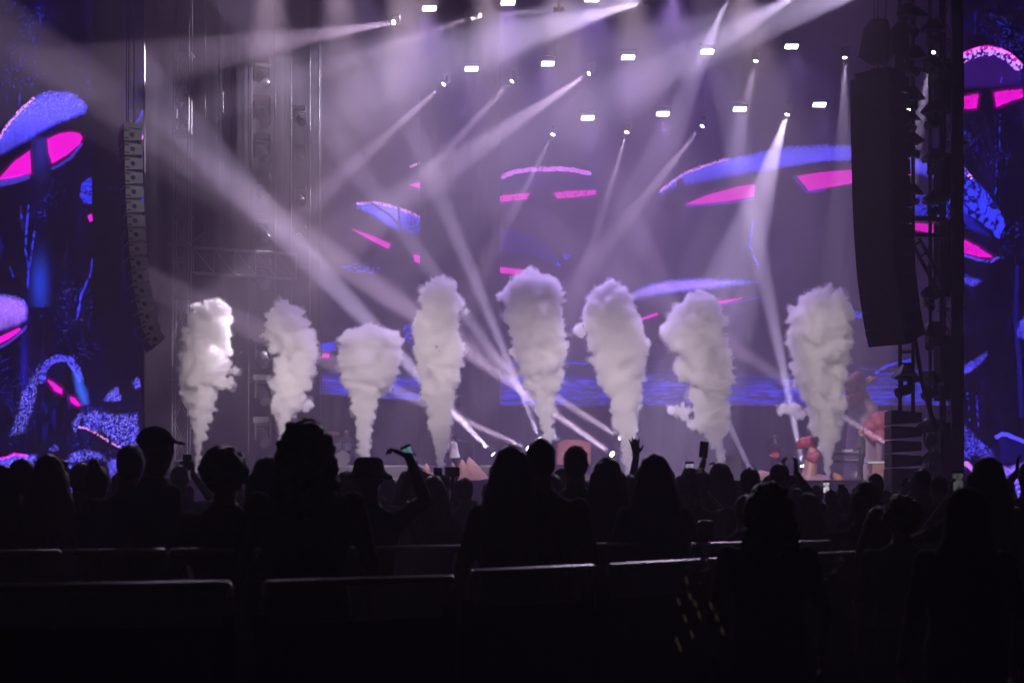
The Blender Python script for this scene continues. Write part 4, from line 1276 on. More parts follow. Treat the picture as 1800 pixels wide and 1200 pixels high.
def person_mesh(arms, voxel=0.016, skin=0, cloth=0, lean=0.0, head_turn=0.0, sleeves='short', sit=False, fem=0, big=1.0, cloth_mat=None):
    """arms: list of (side, elbow, wrist, hand direction, palm normal, grip) in metres, figure 1.75 m tall facing +y"""
    mb = MB()
    hp = 0.9
    L = lambda z: lean * max(0, z - hp) * 0.6
    g = 1.06 if fem else 1.0
    sh = 0.90 if fem else 1.0
    loft(mb, [(0, 0, 0.80, 0.13 * g * big, 0.10 * big), (0, 0, 0.86, 0.165 * g * big, 0.12 * big), (0, 0, 0.94, 0.172 * g * big, 0.125 * big), (0, L(1.06), 1.06, 0.148 * big, 0.108 * big), (0, L(1.2), 1.2, 0.165 * big, 0.118 * big),
              (0, L(1.33), 1.33, 0.188 * sh * big, 0.118 * big), (0, L(1.405), 1.405, 0.18 * sh * big, 0.10 * big), (0, L(1.45), 1.45, 0.13 * sh, 0.082), (0, L(1.485), 1.485, 0.075, 0.068), (0, L(1.52), 1.52, 0.058, 0.06)], 18)
    hy = L(1.6) + 0.015
    limb(mb, (0, L(1.47), 1.47), (0, hy, 1.58), 0.068, 0.06)
    # head with face
    ct, sn = math.cos(head_turn), math.sin(head_turn)
    def hpnt(x, y, z):
        return (x * ct - y * sn, hy + x * sn + y * ct, z)
    ball(mb, hpnt(0, 0.0, 1.655), 0.1, (0.76, 0.92, 0.97))
    ball(mb, hpnt(0, 0.025, 1.60), 0.1, (0.60, 0.68, 0.66))
    ball(mb, hpnt(0, 0.06, 1.555), 0.035, (0.9, 0.8, 0.7))         # chin
    limb(mb, hpnt(0, 0.09, 1.655), hpnt(0, 0.108, 1.622), 0.011, 0.015)   # nose
    for s in (-1, 1):
        ball(mb, hpnt(s * 0.032, 0.083, 1.672), 0.018, (1.3, 0.6, 0.5))   # brow
        ball(mb, hpnt(s * 0.035, 0.078, 1.625), 0.022, (1, 0.6, 0.8))     # cheek
        ball(mb, hpnt(s * 0.078, -0.004, 1.64), 0.028, (0.35, 0.6, 1.0))  # ear
    ball(mb, hpnt(0, 0.092, 1.588), 0.018, (1.4, 0.5, 0.5))        # mouth
    # legs
    for s in (-1, 1):
        hip = (s * 0.085 * big, 0, 0.87)
        if sit:
            kn, an = (s * 0.13, 0.42, 0.84), (s * 0.13, 0.40, 0.40)
        else:
            kn, an = (s * 0.10, 0.03, 0.48), (s * 0.105, -0.01, 0.085)
        limb(mb, hip, kn, 0.088 * big, 0.06)
        limb(mb, kn, an, 0.058, 0.04)
        for q in range(5):
            ball(mb, (an[0], an[1] - 0.02 + q * 0.045, an[2] - 0.045), 0.042, (1, 1, 0.75))
    hands = []
    for s in (-1, 1):
        a = [q for q in arms if q[0] == s]
        S = Vector((s * 0.175 * sh * big, L(1.4), 1.395))
        if a:
            _, el, wr, hd, pn, grip = a[0]
        else:
            el, wr, hd, pn, grip = (s * 0.24 * big, -0.02, 1.11), (s * 0.25 * big, 0.07, 0.87), (0, 0.12, -1), (-s, 0, 0), False
        ball(mb, S, 0.062)
        limb(mb, S, el, 0.058, 0.044); limb(mb, el, wr, 0.044, 0.029)
        hand(mb, wr, hd, pn, grip=grip, left=(s < 0), curl=0.15 if a else 0.5, spread=0.3 if a else 0.1)
        hands.append((S, Vector(el), Vector(wr)))
    me = mb.mesh('t')
    me = remesh(me, voxel, 3 if voxel > 0.012 else 2, 'body')
    me.materials.append(cloth_mat or CLOTH[cloth]); me.materials.append(TROUSER); me.materials.append(SKIN[skin])
    nf = len(me.polygons)
    c = np.empty(nf * 3); me.polygons.foreach_get('center', c); c = c.reshape(-1, 3)
    mi = np.zeros(nf, np.int32)
    mi[c[:, 2] < 0.92] = 1
    mi[(c[:, 2] > 1.485) & (np.abs(c[:, 0]) < 0.13)] = 2
    for S, el, wr in hands:
        ab = np.array(wr - el); t = ((c - np.array(el)) @ ab) / (ab @ ab)
        near = np.linalg.norm(c - np.array(el) - np.clip(t, 0, 1.9)[:, None] * ab, axis=1) < 0.085
        mi[near & (t > (0.0 if sleeves == 'short' else 0.93))] = 2
    me.polygons.foreach_set('material_index', mi)
    me.update()
    return me

def hair_mesh(style, hm, seed=0, voxel=0.014):
    mb = MB()
    rng = random.Random(seed)
    if style == 'short':
        ball(mb, (0, 0.0, 1.672), 0.1, (0.80, 0.95, 0.93)); ball(mb, (0, -0.022, 1.63), 0.1, (0.78, 0.75, 0.85))
    elif style in ('long', 'verylong'):
        low = 1.30 if style == 'long' else 1.12
        ball(mb, (0, -0.005, 1.675), 0.1, (0.90, 1.05, 0.98))
        loft(mb, [(0, -0.05, low, 0.15, 0.055), (0, -0.055, low + 0.1, 0.165, 0.075), (0, -0.045, 1.48, 0.15, 0.085), (0, -0.03, 1.58, 0.122, 0.09), (0, -0.015, 1.67, 0.098, 0.095), (0, -0.01, 1.73, 0.06, 0.06)], 16)
        for s in (-1, 1):
            limb(mb, (s * 0.09, 0.02, 1.64), (s * 0.13, 0.03, low + 0.05), 0.03, 0.022)
    elif style == 'afro':
        ball(mb, (0, -0.015, 1.675), 0.13, (1.0, 1.0, 1.0))
        for k in range(70):
            t = rng.uniform(0, 2 * math.pi); u = rng.uniform(-0.85, 1)
            r = math.sqrt(max(0, 1 - u * u))
            ball(mb, (0.118 * r * math.cos(t), -0.02 + 0.115 * r * math.sin(t) * (0.5 if math.sin(t) > 0 else 1), 1.675 + 0.112 * u), rng.uniform(0.018, 0.032))
    elif style == 'bushy':
        ball(mb, (0, -0.01, 1.69), 0.11, (1.05, 1.05, 1.0))
        loft(mb, [(0, -0.035, 1.30, 0.13, 0.08), (0, -0.04, 1.42, 0.165, 0.105), (0, -0.03, 1.55, 0.15, 0.115), (0, -0.02, 1.66, 0.132, 0.12), (0, -0.01, 1.755, 0.08, 0.08)], 18)
        for k in range(90):
            t = rng.uniform(0, 2 * math.pi); z = rng.uniform(1.34, 1.77)
            rr = np.interp(z, [1.3, 1.42, 1.55, 1.68, 1.74, 1.79], [0.12, 0.155, 0.14, 0.12, 0.085, 0.03])
            ball(mb, (rr * math.cos(t), -0.03 + (rr - 0.02) * math.sin(t) * (0.4 if math.sin(t) > 0 else 1), z), rng.uniform(0.014, 0.026))
    elif style == 'bun':
        ball(mb, (0, 0.0, 1.67), 0.1, (0.82, 0.97, 0.93)); ball(mb, (0, -0.025, 1.62), 0.1, (0.78, 0.72, 0.8)); ball(mb, (0, -0.07, 1.755), 0.045)
    elif style == 'cap':
        ball(mb, (0, 0.0, 1.69), 0.1, (0.86, 1.02, 0.78))
        loft(mb, [(0, 0.0, 1.672, 0.088, 0.105), (0, 0.0, 1.70, 0.088, 0.105)], 18)
        for k in range(5):
            ball(mb, (0, 0.08 + k * 0.022, 1.684 - k * 0.003), 0.05, (1.35 - 0.1 * k, 0.6, 0.16))
    elif style == 'buckethat':
        loft(mb, [(0, 0, 1.645, 0.155, 0.165), (0, 0, 1.66, 0.15, 0.16), (0, 0, 1.685, 0.10, 0.115), (0, 0, 1.76, 0.085, 0.1), (0, 0, 1.775, 0.06, 0.075)], 20)
    elif style == 'hood':
        ball(mb, (0, -0.02, 1.66), 0.1, (1.12, 1.18, 1.25))
        loft(mb, [(0, -0.02, 1.38, 0.19, 0.125), (0, -0.025, 1.46, 0.16, 0.12), (0, -0.025, 1.54, 0.12, 0.115), (0, -0.02, 1.66, 0.11, 0.12)], 16)
    me = remesh(mb.mesh('t'), voxel, 2, 'hair' if style not in ('cap', 'buckethat', 'hood') else style, hm)
    if style not in ('cap', 'buckethat', 'hood'):
        nv = len(me.vertices)
        co = np.empty(nv * 3); me.vertices.foreach_get('co', co); co = co.reshape(-1, 3)
        no = np.empty(nv * 3); me.vertices.foreach_get('normal', no); no = no.reshape(-1, 3)
        a = {'afro': 0.022, 'bushy': 0.022, 'short': 0.007}.get(style, 0.009)
        sc = np.array([26, 26, 26]) if style in ('afro', 'bushy', 'short') else np.array([48, 48, 5])
        co = co + no * (a * noise3(co * sc + seed, seed))[:, None]
        me.vertices.foreach_set('co', co.reshape(-1)); me.update()
    return me
HAIRNAME = {'cap': 'cap', 'buckethat': 'bucket_hat', 'hood': 'hood'}

def person(label, loc, scale, body, hairs, rz=0.0, group=None, lean_head=0.0):
    t = thing('person', label, 'person', loc, rz, group)
    t.scale = (scale,) * 3
    obj('body', body, t)
    for style, hm in hairs:
        obj(HAIRNAME.get(style, 'hair'), hm, t)
    return t

# ------------------------------------------------------------------ things on the stage
INFL = {'pink': mat('pink_inflatable', (0.38, 0.22, 0.23), 0.55, var=0.12, scale=3), 'red': mat('red_inflatable', (0.28, 0.022, 0.03), 0.5, var=0.15, scale=3),
        'peach': mat('peach_inflatable', (0.36, 0.19, 0.16), 0.55, var=0.1, scale=3), 'coral': mat('coral_inflatable', (0.34, 0.06, 0.085), 0.5, var=0.15, scale=2),
        'orange': mat('orange_inflatable', (0.42, 0.13, 0.035), 0.5, var=0.1, scale=3), 'mauve': mat('mauve_inflatable', (0.26, 0.17, 0.22), 0.6, var=0.15, scale=2)}
b = MB().box((dx(850, 64), 64.5, STAGE_Z + 0.33), (11.5, 3.0, 0.62))
rs = thing('stage_riser', 'low dark riser across the stage behind the performer in white', 'riser')
b.build('platform', M['stage'], rs)
MB().box((dx(850, 64), 62.96, STAGE_Z + 0.63), (11.55, 0.08, 0.06)).build('edge_trim', M['truss'], rs)

cone_lab = ['leftmost', 'second', 'third', 'fourth', 'fifth', 'tallest']
for k, (tx, ty, bw, d, ln) in enumerate([(737, 826, 17, 57.6, -6), (750, 814, 17, 57.4, -3), (765, 822, 15, 57.8, 2), (795, 812, 16, 57.5, 3), (812, 807, 19, 57.3, 4), (824, 803, 24, 57.6, 12)]):
    tip = P(tx, ty, d); base = P(tx + ln, 846, d); base.z = STAGE_Z
    r0 = bw * d / F_PX
    pts, rr = [], []
    for q in range(9):
        u = q / 8
        pts.append(base.lerp(tip, u) - base)
        rr.append(r0 * (1 - u) ** 0.85 * (0.97 if q % 2 else 1.03) + 0.015)
    c = MB().path(pts, rr, 14)
    o = c.build('inflatable_cone', INFL['peach'])
    o.location = base
    tag(o, '%s pale pink inflatable cone at the stage edge, counted from the left' % cone_lab[k] if k < 5 else 'tallest pale pink inflatable cone, right of the other cones', 'inflatable', 'pink cones on the stage edge')

def blob_thing(name, label, parts, voxel=0.05):
    """parts: (part name, material, [(px, py, d, r_px), ...])"""
    p0 = parts[0][2][0]
    base = P(p0[0], p0[1], p0[2]); base.z = STAGE_Z
    t = thing(name, label, 'inflatable', base)
    for (pn, mt, balls) in parts:
        mb = MB()
        prev = None
        for q in balls:
            c = P(q[0], q[1], q[2]) - base
            r = q[3] * q[2] / F_PX
            s = q[4] if len(q) > 4 else (1, 1, 1)
            ball(mb, c, r, s)
        obj(pn, remesh(mb.mesh('t'), voxel, 3, pn, mt), t)
    return t
def chain(p0, p1, n, d, r0, r1, bend=0.0):
    out = []
    for k in range(n):
        u = k / (n - 1)
        out.append((p0[0] + (p1[0] - p0[0]) * u + bend * math.sin(math.pi * u), p0[1] + (p1[1] - p0[1]) * u, d, r0 + (r1 - r0) * u))
    return out
blob_thing('inflatable_creature', 'pale pink long-necked inflatable creature with a red bulb head beside the last smoke plume', [
    ('body', INFL['pink'], chain((1345, 850), (1440, 862), 8, 58.5, 12, 30) + chain((1338, 834), (1372, 846), 6, 58.5, 9, 12) + chain((1440, 862), (1470, 868), 4, 58.5, 28, 20)),
    ('neck', INFL['peach'], chain((1421, 850), (1428, 792), 10, 58.5, 17, 9)),
    ('head', INFL['red'], [(1412, 778, 58.5, 11), (1424, 776, 58.5, 11), (1434, 783, 58.5, 9), (1406, 783, 58.5, 7)]),
    ('collar', INFL['coral'], [(1424, 803, 58.3, 8), (1434, 800, 58.3, 9), (1430, 807, 58.3, 8)])])
blob_thing('inflatable_creature', 'mauve horned inflatable figure with a red bulb head right of the last plume', [
    ('cloak', INFL['mauve'], chain((1512, 700), (1522, 838), 12, 64, 18, 42) + [(1500, 706, 64, 18), (1525, 722, 64, 20)]),
    ('head', INFL['red'], [(1503, 672, 63.8, 17), (1508, 664, 63.8, 13), (1500, 684, 63.8, 16), (1494, 676, 63.8, 13), (1512, 678, 63.8, 12)]),
    ('horn', INFL['peach'], chain((1518, 676), (1544, 660), 12, 63.8, 6, 1.5, 0) + [(1524, 667, 63.8, 5), (1530, 663, 63.8, 4)]),
    ('tusk', INFL['peach'], chain((1512, 686), (1533, 697), 10, 63.7, 5, 1.5)),
    ('mantle', INFL['coral'], chain((1486, 706), (1510, 698), 8, 63.6, 12, 10))], 0.045)
blob_thing('inflatable_flower', 'cluster of coral pink inflatable lobes left of the small speaker stack', [
    ('lobe', INFL['coral'], [(1545, 742, 63, 20), (1530, 750, 63, 14), (1556, 735, 63, 15)]),
    ('lobe', INFL['coral'], [(1548, 765, 62.7, 13), (1560, 768, 62.7, 13)]),
    ('lobe', INFL['coral'], [(1528, 762, 62.9, 9), (1536, 770, 62.8, 8)]),
    ('stem', INFL['mauve'], chain((1545, 780), (1545, 838), 8, 63, 7, 8))], 0.045)
og = MB().path([P(1464, 832, 57.8), P(1472, 838, 57.8), P(1478, 850, 57.8), P(1481, 866, 57.8)], [0.06, 0.14, 0.19, 0.22], 12)
tag(og.build('inflatable_tentacle', INFL['orange']), 'curved orange inflatable tentacle under the keyboards', 'inflatable')

# red riser piece
rp = thing('red_riser', 'red curved riser front behind the man with the bare neck', 'riser', P(1008, 846, 62))
rp.location.z = STAGE_Z + 0.66
o_ = MB()
zt = dz(773, 62) - rp.location.z
o_.prism([(-0.6, 0), (0.62, 0), (0.62, zt - 0.1), (0.3, zt), (-0.3, zt), (-0.6, zt - 0.1)], -0.15, 0.3)
o_.build('front_panel', mat('red_riser_paint', (0.14, 0.012, 0.02), 0.6, var=0.2), rp, 0.02)
MB().box((0.02, -0.17, zt * 0.45), (1.1, 0.03, 0.06)).build('trim_strip', M['truss'], rp)

def cabinet_box(px0, px1, y0, d, z0, label):
    w = (px1 - px0) * d / F_PX; z1 = dz(y0, d)
    t = thing('stage_speaker', label, 'speaker', (dx((px0 + px1) / 2, d), d, z0))
    MB().box((0, 0, (z1 - z0) / 2), (w, w * 0.8, z1 - z0)).build('cabinet', M['blackpaint'], t, 0.01)
    MB().box((0, -w * 0.41, (z1 - z0) / 2), (w * 0.86, 0.02, (z1 - z0) * 0.86)).build('grille', M['grille'], t)
cabinet_box(1276, 1301, 801, 61, STAGE_Z, 'black monitor speaker on the stage between the last two plumes')
cabinet_box(1128, 1156, 812, 62, STAGE_Z, 'low black speaker on the stage behind the raised hand')

def mic_stand(px, d, ytop, label):
    p0 = P(px, 846, d); p0.z = STAGE_Z if d < 63 else STAGE_Z + 0.66
    t = thing('microphone_stand', label, 'microphone stand', p0)
    h = dz(ytop, d) - p0.z
    MB().tube((0, 0, 0.3), (0, 0, h), 0.016, n=6).build('pole', M['blackmetal'], t)
    for k in range(3):
        a = k * 2.09 + 0.4
        MB().tube((0, 0, 0.45), (0.35 * math.cos(a), 0.35 * math.sin(a), 0.015), 0.013, n=6).build('leg', M['blackmetal'], t)
    MB().tube((0.1, 0, h - 0.02), (-0.42, 0, h + 0.03), 0.013, n=6).build('boom', M['blackmetal'], t)
    MB().lathe([(0.016, 0), (0.02, 0.12), (0.03, 0.14), (0.032, 0.18), (0.015, 0.2)], (-0.42, 0, h + 0.03), Vector((-1, 0, 0.1)).to_track_quat('Z', 'Y'), 10).build('microphone', M['blackmetal'], t)
mic_stand(833, 61.5, 776, 'microphone stand beside the performer in white')
mic_stand(1303, 62.5, 822, 'low microphone stand by the black monitor speaker')

# performers
pw = person_mesh([(-1, (-0.30, 0.10, 1.16), (-0.22, 0.30, 1.02), (0.2, 1, -0.3), (0, 0, -1), False), (1, (0.30, 0.08, 1.16), (0.34, 0.26, 0.98), (0, 1, -0.4), (0, 0, -1), False)], 0.014, 1, lean=0.25, sleeves='long', cloth_mat=WHITE_CLOTH)
HM = {}
def get_hair(style, hm=0, seed=0, voxel=0.014):
    k = (style, hm, seed)
    if k not in HM:
        HM[k] = hair_mesh(style, HAIR[hm] if style not in HAIRNAME else CLOTH[hm], seed, voxel)
    return (style, HM[k])
pp = P(800, 846, 60); pp.z = STAGE_Z
pr = person('performer in a loose white shirt leaning forward on the stage', pp, 0.97, pw, [get_hair('short', 0, 3)], rz=math.radians(60))
lo = MB()
loft(lo, [(0, 0.02, 0.88, 0.25, 0.19), (0, 0.03, 1.0, 0.23, 0.175), (0, 0.09, 1.2, 0.205, 0.15), (0, 0.13, 1.36, 0.20, 0.135), (0, 0.15, 1.42, 0.16, 0.11)], 20)
obj('loose_shirt', remesh(lo.mesh('t'), 0.02, 2, 'loose_shirt', WHITE_CLOTH), pr)
pk = person_mesh([(-1, (-0.30, 0.05, 1.13), (-0.27, 0.30, 1.06), (0, 1, -0.1), (0, 0, -1), False), (1, (0.30, 0.05, 1.13), (0.27, 0.30, 1.06), (0, 1, -0.1), (0, 0, -1), False)], 0.014, 0, 4, sleeves='long')
kp = P(1515, 846, 59); kp.z = STAGE_Z
person('bald keyboard player in dark clothes on the right of the stage', kp, 1.06, pk, [], rz=math.radians(75))
gp = P(1363, 846, 63); gp.z = STAGE_Z
pg = person_mesh([(-1, (-0.30, 0.05, 1.13), (-0.42, 0.25, 1.22), (-0.4, 1, 0.2), (0, 0, 1), True), (1, (0.30, 0.03, 1.13), (0.12, 0.22, 1.02), (-1, 0.2, 0), (0, -1, 0), False)], 0.014, 1, 0, sleeves='long')
person('guitarist in black far back on the stage behind the pink creature', gp, 1.0, pg, [get_hair('afro', 0, 5)], rz=math.radians(150))
gt = thing('guitar', 'small red guitar held by the far guitarist', 'guitar', gp + Vector((-0.06, -0.25, 1.05)), math.radians(150))
MB().prism([(-0.16, -0.09), (-0.04, -0.12), (0.04, -0.07), (0.11, -0.10), (0.16, -0.02), (0.12, 0.07), (0.03, 0.06), (-0.05, 0.10), (-0.15, 0.07), (-0.18, 0)], -0.025, 0.025).build('body', mat('red_guitar_paint', (0.25, 0.02, 0.02), 0.3), gt, 0.01)
MB().box((-0.46, 0, 0.12), (0.5, 0.025, 0.05), Matrix.Rotation(math.radians(25), 3, 'Y')).build('neck', M['blackpaint'], gt)

kb = thing('keyboard_rig', 'two-tier keyboard stand in front of the bald player', 'keyboard', (dx(1484, 59.2), 59.2, STAGE_Z))
for z in (0.72, 0.98):
    MB().box((0, 0, z), (1.25, 0.35, 0.09)).build('keyboard', M['blackpaint'], kb, 0.01)
    MB().box((0, -0.10, z + 0.05), (1.1, 0.13, 0.012)).build('white_keys', M['plastic'], kb)
for s in (-1, 1):
    MB().tube((s * 0.5, -0.25, 0.01), (s * 0.5, 0.2, 1.0), 0.025, n=6).build('stand_leg', M['blackmetal'], kb)
    MB().tube((s * 0.5, 0.25, 0.01), (s * 0.5, -0.15, 0.72), 0.025, n=6).build('stand_leg', M['blackmetal'], kb)
MB().box((0.12, 0.05, 1.1), (0.34, 0.26, 0.05)).build('control_box', M['plastic'], kb)
kt = thing('side_desk', 'pale desk with a sloping skirt right of the bald player', 'desk', (dx(1541, 59.5), 59.5, STAGE_Z))
MB().prism([(-0.22, 0.0), (0.42, 0.0), (0.2, 0.62), (-0.2, 0.62)], -0.3, 0.3).build('skirt', INFL['peach'], kt)
MB().box((0.02, 0, 0.68), (0.75, 0.5, 0.08)).build('top', M['plastic'], kt, 0.02)

# drummer with kit on the riser at the left
DZ = STAGE_Z + 0.66
pd = person_mesh([(-1, (-0.30, 0.14, 1.15), (-0.22, 0.42, 1.16), (0.1, 1, 0.2), (0, 0, -1), True), (1, (0.30, 0.14, 1.15), (0.22, 0.42, 1.22), (-0.1, 1, 0.3), (0, 0, -1), True)], 0.016, 1, 1, sit=True)
dp = Vector((dx(608, 65), 65.2, DZ - 0.35))
person('drummer seated behind the drum kit at the left of the stage', dp, 1.0, pd, [get_hair('short', 0, 3)], rz=math.radians(180))
dk = thing('drum_kit', 'small drum kit at the left of the stage before the drummer', 'drum kit', (dx(603, 64.2), 64.2, DZ))
M['drum'] = mat('drum_shell', (0.03, 0.03, 0.04), 0.7, 0.0, var=0.1)
M['brass'] = mat('brass_cymbal', (0.45, 0.33, 0.14), 0.3, 0.9)
MB().lathe([(0.28, -0.2), (0.28, 0.2)], (0, 0, 0.29), Vector((0, 1, 0)).to_track_quat('Z', 'Y'), 20).build('bass_drum', M['drum'], dk)
for x_, z_, r_ in ((-0.22, 0.72, 0.15), (0.16, 0.72, 0.15), (-0.5, 0.6, 0.17), (0.52, 0.5, 0.2)):
    MB().lathe([(r_, -0.11), (r_, 0.11)], (x_, 0.1, z_), Vector((0, -0.3, 1)).to_track_quat('Z', 'Y'), 18).build('drum', M['drum'], dk)
for x_, z_ in ((-0.7, 1.1), (0.65, 1.15), (-0.35, 1.25)):
    MB().lathe([(0.24, 0.0), (0.2, 0.012), (0.05, 0.03), (0.01, 0.04)], (x_, 0.05, z_), Vector((0.1, -0.35, 1)).to_track_quat('Z', 'Y'), 18).build('cymbal', M['brass'], dk)
    MB().tube((x_, 0.1, 0.01), (x_, 0.06, z_), 0.012, n=6).build('cymbal_stand', M['steel'], dk)

# ------------------------------------------------------------------ crowd barriers
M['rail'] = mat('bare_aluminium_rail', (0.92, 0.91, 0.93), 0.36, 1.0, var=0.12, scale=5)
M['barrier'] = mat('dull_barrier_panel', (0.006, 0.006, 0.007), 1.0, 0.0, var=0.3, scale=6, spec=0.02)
def barrier_meshes(W, H):
    rail = MB()
    c = 0.02
    pts = [(-W / 2, 0, H - c - 0.02), (-W / 2, 0, H - c)]
    for k in range(1, 6):
        a = math.pi / 2 * k / 6
        pts.append((-W / 2 + c * (1 - math.cos(a)), 0, H - c + c * math.sin(a)))
    pts += [(-W / 2 + c, 0, H), (W / 2 - c, 0, H)]
    for k in range(1, 6):
        a = math.pi / 2 * k / 6
        pts.append((W / 2 - c + c * math.sin(a), 0, H - c + c * math.cos(a)))
    pts += [(W / 2, 0, H - c), (W / 2, 0, H - c - 0.02)]
    rail.path(pts, 0.014, 10)
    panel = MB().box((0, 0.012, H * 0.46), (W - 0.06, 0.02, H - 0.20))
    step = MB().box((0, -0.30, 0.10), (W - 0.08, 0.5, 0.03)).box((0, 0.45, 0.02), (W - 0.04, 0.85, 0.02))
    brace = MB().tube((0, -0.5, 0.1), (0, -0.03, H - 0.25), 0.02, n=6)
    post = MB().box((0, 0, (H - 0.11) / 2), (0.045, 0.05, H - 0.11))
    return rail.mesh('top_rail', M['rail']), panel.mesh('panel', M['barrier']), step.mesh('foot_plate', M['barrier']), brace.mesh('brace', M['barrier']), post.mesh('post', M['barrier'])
def barrier(loc, rz, W, ms, label, group):
    t = thing('crowd_barrier', label, 'barrier', loc, rz, group)
    obj('top_rail', ms[0], t); obj('panel', ms[1], t); obj('foot_plate', ms[2], t)
    for s in (-1, 1):
        o = obj('brace', ms[3], t); o.location = (s * W * 0.4, 0, 0)
        o = obj('post', ms[4], t); o.location = (s * (W / 2 - 0.002), 0.03, 0)
    return t
H2, H1 = 1.15, 1.20
W2 = 1.08
BM2 = barrier_meshes(W2, H2)
near = [((-30, 1034), (405, 1026)), ((465, 1026), (797, 1016)), ((830, 1006), (1044, 996)), ((1068, 995), (1232, 986)), ((1244, 985), (1370, 978)), ((1380, 977), (1480, 973)), ((1470, 973), (1570, 969))]
NL = ['near crowd barrier at the left edge with a dim rail', 'near crowd barrier with the longest bright rail, left of centre', 'near crowd barrier with a bright rail below the couple', 'near crowd barrier with a violet-tinged rail right of the couple', 'near crowd barrier under the white cup', 'near crowd barrier before the big curly-haired silhouette', 'near crowd barrier with a short violet rail at the right']
for k, ((a, c), lab) in enumerate(zip(near, NL)):
    dA = (CAM_Z - H2) * F_PX / (a[1] - HORIZON); dB = (CAM_Z - H2) * F_PX / (c[1] - HORIZON)
    A = P(a[0], a[1], dA); B = P(c[0], c[1], dB)
    w = (B - A).length
    t = barrier(((A.x + B.x) / 2, (A.y + B.y) / 2, 0), math.atan2(B.y - A.y, B.x - A.x), W2, BM2, lab, 'near row of crowd barriers')
    t.scale = (w / W2, 1, 1)
far = [((-60, 972), (106, 970)), ((110, 970), (292, 968)), ((297, 968), (470, 966.5)), ((632, 964.5), (822, 961)), ((815, 961), (985, 958.5)), ((988, 958.5), (1150, 956)), ((1212, 958), (1330, 955)), ((1340, 955), (1460, 953)), ((450, 966.5), (628, 964.5))]
FL = ['far crowd barrier at the left edge', 'far crowd barrier with a teal-tinged rail at the left', 'far crowd barrier behind the person with bushy hair, left part', 'far crowd barrier with the longest bright rail, left of the couple', 'far crowd barrier hidden behind the couple', 'far crowd barrier below the man with the bare neck', 'far crowd barrier beside the white cup', 'far crowd barrier right of the white cup', 'far crowd barrier behind the person with bushy hair']
BM1 = barrier_meshes(1.02, H1)
for k, ((a, c), lab) in enumerate(zip(far, FL)):
    dA = (CAM_Z - H1) * F_PX / (a[1] - HORIZON); dB = (CAM_Z - H1) * F_PX / (c[1] - HORIZON)
    A = P(a[0], a[1], dA); B = P(c[0], c[1], dB)
    w = (B - A).length
    t = barrier(((A.x + B.x) / 2, (A.y + B.y) / 2, 0), math.atan2(B.y - A.y, B.x - A.x), 1.02, BM1, lab, 'far row of crowd barriers')
    t.scale = (w / 1.02, 1, 1)

# ------------------------------------------------------------------ the crowd
DOWN = []
def up(s, ex, ey, ez, wx, wy, wz, hd=(0, 0.1, 1), pn=(0, 1, 0), grip=False):
    return (s, (ex, ey, ez), (wx, wy, wz), hd, pn, grip)
HOLD = [up(-1, -0.27, 0.22, 1.42, -0.055, 0.34, 1.68, (0.05, 0.1, 1), (1, 0, 0), True), up(1, 0.27, 0.22, 1.42, 0.055, 0.34, 1.68, (-0.05, 0.1, 1), (-1, 0, 0), True)]
OFF = {'phone': Vector((0, 0.355, 1.795)), 'phoneup': Vector((-0.205, 0.225, 1.93)), 'phoneupL': Vector((-0.155, 0.225, 2.02))}
BODY = {}
def body(key):
    if key not in BODY:
        kw = dict(voxel=0.017, skin=1, cloth=0)
        arms = DOWN
        if key == 'm0': kw.update(big=1.12)
        elif key == 'm1': kw.update(cloth=1, skin=0, head_turn=0.25, big=1.1)
        elif key == 'm2': kw.update(cloth=3, skin=2, head_turn=-0.35, big=1.16)
        elif key == 'f0': kw.update(fem=1, cloth=0, skin=0, big=1.1)
        elif key == 'f1': kw.update(fem=1, cloth=2, skin=2, head_turn=0.4, big=1.08)
        elif key == 'big': kw.update(big=1.28, cloth=1)
        elif key == 'wave': arms = [up(1, 0.27, 0.10, 1.53, 0.12, 0.10, 1.80, (-0.1, 0, 1))]; kw.update(voxel=0.0085)
        elif key == 'waveL': arms = [up(-1, -0.30, 0.06, 1.60, -0.26, 0.08, 1.87, (-0.12, 0, 1), (0, -1, 0))]; kw.update(voxel=0.0085)
        elif key == 'fistR': arms = [up(1, 0.34, 0.05, 1.52, 0.24, 0.06, 1.78, (-0.8, 0.2, 0.35), (0, 0, -1), True)]; kw.update(voxel=0.009)
        elif key == 'phone': arms = HOLD; kw.update(voxel=0.011)
        elif key == 'phoneup': arms = [up(-1, -0.25, 0.16, 1.56, -0.19, 0.20, 1.81, (0.0, 0.1, 1), (1, 0, 0), True)]; kw.update(voxel=0.009, fem=1)
        elif key == 'phoneupL': arms = [up(-1, -0.25, 0.16, 1.62, -0.16, 0.20, 1.90, (0.1, 0.1, 1), (1, 0, 0), True), up(1, 0.26, 0.18, 1.56, 0.02, 0.24, 1.80, (-0.6, 0.1, 0.7), (-1, 0, 0), True)]; kw.update(voxel=0.009, skin=0)
        elif key == 'bag': kw.update(cloth=1, fem=1, big=1.1); arms = [up(-1, -0.30, 0.16, 1.30, -0.44, 0.34, 1.22, (-0.5, 1, 0), (0, 0, -1), False)]
        BODY[key] = person_mesh(arms, **kw)
    return BODY[key]

def crowd_person(px, ytop, d, key, hairs, label, rz=0.0, group=None, top=1.76):
    p = P(px, ytop, d)
    s = p.z / top
    p.z = 0
    return person(label, p, s, body(key), [get_hair(*h) for h in hairs], rz, group), s

